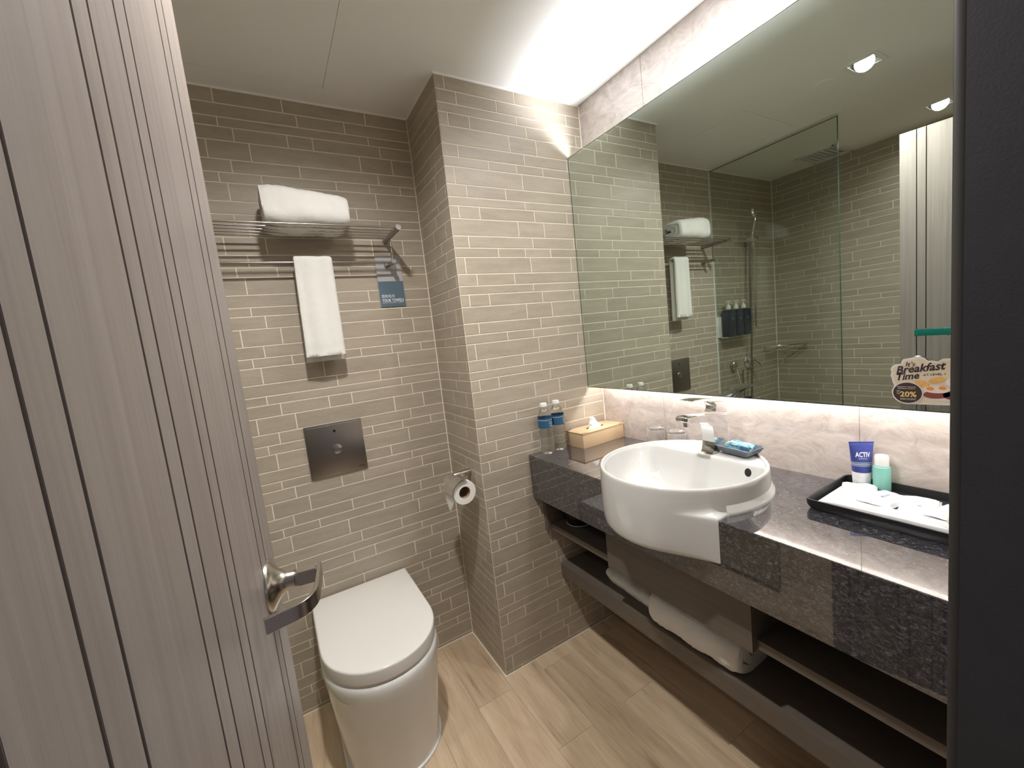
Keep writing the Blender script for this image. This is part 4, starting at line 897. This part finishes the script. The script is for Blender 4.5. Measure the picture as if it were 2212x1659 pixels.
# lever handle
bm = bmesh.new(); HZ = 1.054; HS = 0.056; n = 36; rings_ = []
for r_, o_ in ((0.0365, 0.0), (0.0365, 0.002), (0.0345, 0.0045), (0.0285, 0.0075), (0.0200, 0.013), (0.0145, 0.020), (0.0125, 0.026), (0.0120, 0.033)):
    rings_.append([dp(HS + r_ * math.cos(2 * math.pi * k / n), o_, HZ + r_ * math.sin(2 * math.pi * k / n)) for k in range(n)])
loft(bm, rings_); hd = mk('door_handle', bm, M['nickel'], dr, ang=50); hd['label'] = 'brushed nickel lever handle'
bm = bmesh.new(); rings_ = [[dp(HS + r_ * math.cos(2 * math.pi * k / n), o_, HZ + r_ * math.sin(2 * math.pi * k / n)) for k in range(n)] for r_, o_ in ((0.0112, 0.033), (0.0122, 0.034), (0.0122, 0.0345))]
loft(bm, rings_); mk('neck_collar', bm, M['nickel'], hd)
bm = bmesh.new(); dbox(bm, HS - 0.0100, HS + 0.0100, 0.0345, 0.063, HZ - 0.0100, HZ + 0.0100, 0.002); mk('neck_block', bm, M['nickel'], hd)
# flat bar: out at the neck, along the door, back towards it
path = [(HS - 0.010, 0.0655), (HS + 0.030, 0.0655), (HS + 0.062, 0.0645), (HS + 0.080, 0.058), (HS + 0.091, 0.046), (HS + 0.098, 0.028), (HS + 0.104, 0.010)]
path = [(p.x, p.y) for p in smooth_path([(a, b, 0) for a, b in path], 6)]
bm = bmesh.new(); rg = []
for i, (s_, o_) in enumerate(path):
    a = Vector(path[max(i - 1, 0)]); b = Vector(path[min(i + 1, len(path) - 1)]); d = (b - a).normalized(); nn = Vector((-d.y, d.x)) * 0.0028
    rg.append([dp(s_ + nn.x, o_ + nn.y, HZ - 0.0100), dp(s_ + nn.x, o_ + nn.y, HZ + 0.0100), dp(s_ - nn.x, o_ - nn.y, HZ + 0.0100), dp(s_ - nn.x, o_ - nn.y, HZ - 0.0100)])
loft(bm, rg); bmesh.ops.bevel(bm, geom=[e for e in bm.edges], offset=0.0007, segments=1, affect='EDGES'); mk('lever', bm, M['nickel'], hd, ang=30)

# ------------------------------------------------------------------ shower, seen in the mirror
GX = -0.881
t = root('shower_screen', 'tall clear greenish glass shower screen fixed to the tiled back wall', 'shower screen', (GX, -0.03, 0))
box('glass_pane', M['glass'], t, GX - 0.005, GX + 0.005, -0.388, YB - 0.003, 0.012, 2.288, smooth=False)
bm = bmesh.new(); bx(bm, GX - 0.0052, GX + 0.0052, -0.3892, -0.3881, 0.012, 2.289); bx(bm, GX - 0.0052, GX + 0.0052, -0.3892, YB - 0.003, 2.2881, 2.2892); mk('polished_edge', bm, M['glass_edge'], t, smooth=False)
bm = bmesh.new(); bx(bm, GX - 0.009, GX + 0.009, -0.388, YB - 0.001, 0.0, 0.0115); mk('floor_channel', bm, M['rack'], t, smooth=False)
bm = bmesh.new(); bx(bm, GX - 0.0065, GX + 0.0065, YB - 0.0028, YB - 0.0006, 0.012, 2.288); mk('wall_seal', bm, M['silicone'], t, smooth=False)

t = root('soap_dispenser_bracket', 'pale wall bracket holding three navy pump bottles in the shower', 'bracket', (-1.02, YB, 1.28))
box('back_plate', M['white_plastic'], t, -1.180, -0.880, YB - 0.012, YB - 0.0005, 1.205, 1.345, bev=0.002)
bx_ = bmesh.new(); bx(bx_, -1.175, -0.905, YB - 0.060, YB - 0.012, 1.200, 1.2045); mk('base_ledge', bx_, M['white_plastic'], t, smooth=False)
pl = ['navy pump bottle nearest the glass screen on the shower bracket', 'middle navy pump bottle on the shower bracket', 'navy pump bottle nearest the shower rail on the bracket']
for k in range(3):
    x = -0.948 - 0.088 * k; y = YB - 0.047
    t = root('pump_bottle', pl[k], 'soap dispenser', (x, y, 1.205), group='navy pump bottles in the shower')
    bm = bmesh.new(); loft(bm, [rr_ring(0, 0, 0.034, 0.028, 0.0, 0.008), rr_ring(0, 0, 0.036, 0.030, 0.003, 0.009), rr_ring(0, 0, 0.036, 0.030, 0.176, 0.009), rr_ring(0, 0, 0.030, 0.024, 0.182, 0.009), rr_ring(0, 0, 0.016, 0.016, 0.184, 0.009)]); mk('bottle_body', bm, M['navy'], t, world=False)
    bm = bmesh.new(); lathe(bm, [(0.016, 0.184), (0.0165, 0.200), (0.012, 0.208), (0.007, 0.214), (0.006, 0.232), (0, 0.232)], (0, 0, 0), 24); mk('pump_collar', bm, M['pump'], t, world=False)
    bm = bmesh.new(); loft(bm, [rr_ring(-0.006, 0, 0.022, 0.008, 0.232, 0.006), rr_ring(-0.006, 0, 0.023, 0.009, 0.236, 0.006), rr_ring(-0.004, 0, 0.020, 0.008, 0.241, 0.006)]); mk('pump_head', bm, M['pump'], t, world=False)
    bm = bmesh.new(); lathe(bm, [(0.0, -0.0304), (0.010, -0.0304), (0.010, -0.0300)], (0, 0, 0.120), 20, axis='y', cap=False); mk('badge', bm, plain('faint_badge', (0.05, 0.08, 0.14), rough=0.4, varc=0.05), t, world=False)

t = root('shower_rail', 'chrome shower slide rail with hand shower and hose', 'shower', (-1.26, YB, 1.65))
RY = YB - 0.055
bm = bmesh.new(); tube(bm, [(-1.262, RY, 1.245), (-1.262, RY, 1.930)], 0.0095, 16); mk('rail', bm, M['chrome'], t)
for zz in (1.290, 1.885):
    bm = bmesh.new(); lathe(bm, [(0, -0.0015), (0.020, -0.0015), (0.020, -0.008), (0.011, -0.014), (0.011, -0.066), (0, -0.066)], (-1.262, YB, zz), 24, axis='y', cap=False); mk('rail_mount', bm, M['chrome'], t)
bm = bmesh.new(); bx(bm, -1.285, -1.205, RY - 0.030, RY + 0.014, 1.835, 1.872, 0.008); mk('slider', bm, M['chrome'], t)
bm = bmesh.new(); tube(bm, smooth_path([(-1.206, RY - 0.022, 1.835), (-1.214, RY - 0.026, 1.885), (-1.226, RY - 0.030, 1.945), (-1.237, RY - 0.032, 1.985)], 7), [0.0085] * 10 + [0.0095] * 12, 14); hs = mk('hand_shower', bm, M['chrome'], t)
bm = bmesh.new(); tube(bm, smooth_path([(-1.237, RY - 0.032, 1.985), (-1.232, RY - 0.030, 2.005), (-1.222, RY - 0.026, 2.018), (-1.222, RY - 0.024, 2.040), (-1.224, RY - 0.024, 2.052)], 5), [0.0095] * 6 + [0.011] * 8 + [0.0125] * 5 + [0.007] * 2, 14); mk('spray_head', bm, M['chrome'], hs)
bm = bmesh.new(); tube(bm, smooth_path([(-1.205, RY - 0.022, 1.832), (-1.198, RY - 0.014, 1.740), (-1.186, RY - 0.008, 1.55), (-1.186, RY - 0.006, 1.36), (-1.184, RY - 0.006, 1.20), (-1.172, RY - 0.006, 1.02), (-1.160, RY - 0.006, 0.82), (-1.150, RY, 0.66), (-1.130, RY, 0.60), (-1.112, RY + 0.01, 0.66), (-1.120, RY + 0.03, 0.86), (-1.135, YB - 0.02, 0.955)], 6), 0.0060, 10); mk('hose', bm, M['rack'], t)
t = root('shower_valve', 'chrome shower mixer valve with lever on the back wall', 'tap', (-1.235, YB, 1.005))
bm = bmesh.new(); lathe(bm, [(0, -0.0015), (0.052, -0.0015), (0.054, -0.004), (0.050, -0.010), (0.030, -0.016), (0.026, -0.045), (0, -0.048)], (-1.235, YB, 1.005), 36, axis='y', cap=False); mk('valve_plate', bm, M['chrome'], t)
bm = bmesh.new(); tube(bm, [(-1.235, YB - 0.048, 1.005), (-1.250, YB - 0.068, 0.985), (-1.275, YB - 0.072, 0.945)], [0.016, 0.010, 0.007], 14); mk('valve_lever', bm, M['chrome'], t)
t = root('hand_spray', 'chrome handheld bidet spray on a round wall bracket', 'bidet spray', (-1.045, YB, 0.99))
bm = bmesh.new(); lathe(bm, [(0, -0.0015), (0.030, -0.0015), (0.030, -0.020), (0.024, -0.026), (0, -0.027)], (-1.035, YB, 0.995), 28, axis='y', cap=False); mk('bracket', bm, M['nickel'], t)
bm = bmesh.new(); tube(bm, [(-1.040, YB - 0.034, 0.972), (-1.075, YB - 0.038, 0.860), (-1.090, YB - 0.038, 0.80)], [0.008, 0.006, 0.007], 12); mk('spray_handle', bm, M['chrome'], t)
t = root('corner_soap_basket', 'chrome wire soap basket in the shower corner', 'soap basket', (XL, YB, 1.085))
A_, B_, D_ = Vector((XL + 0.19, YB - 0.004, 1.088)), Vector((XL + 0.004, YB - 0.215, 1.088)), Vector((XL + 0.115, YB - 0.125, 1.088))
bm = bmesh.new()
for zz in (0.0, -0.030):
    tube(bm, smooth_path([A_ + Vector((0, 0, zz)), D_ + Vector((0, 0, zz)), B_ + Vector((0, 0, zz))], 8), 0.0045 if zz == 0 else 0.003, 8)
    tube(bm, [A_ + Vector((0, 0, zz)), (XL + 0.006, YB - 0.006, 1.088 + zz), B_ + Vector((0, 0, zz))], 0.003, 8)
mk('rim_wire', bm, M['chrome'], t)
cp = smooth_path([A_, D_, B_], 8)
for k in range(1, 16, 2):
    p = cp[k]; q = Vector((XL + 0.006, YB - 0.006, 1.058)).lerp(p, 0.1); q.z = 1.058
    bm = bmesh.new(); tube(bm, [p, (p.x, p.y, 1.058), q], 0.0018, 6); mk('wire', bm, M['chrome'], t)
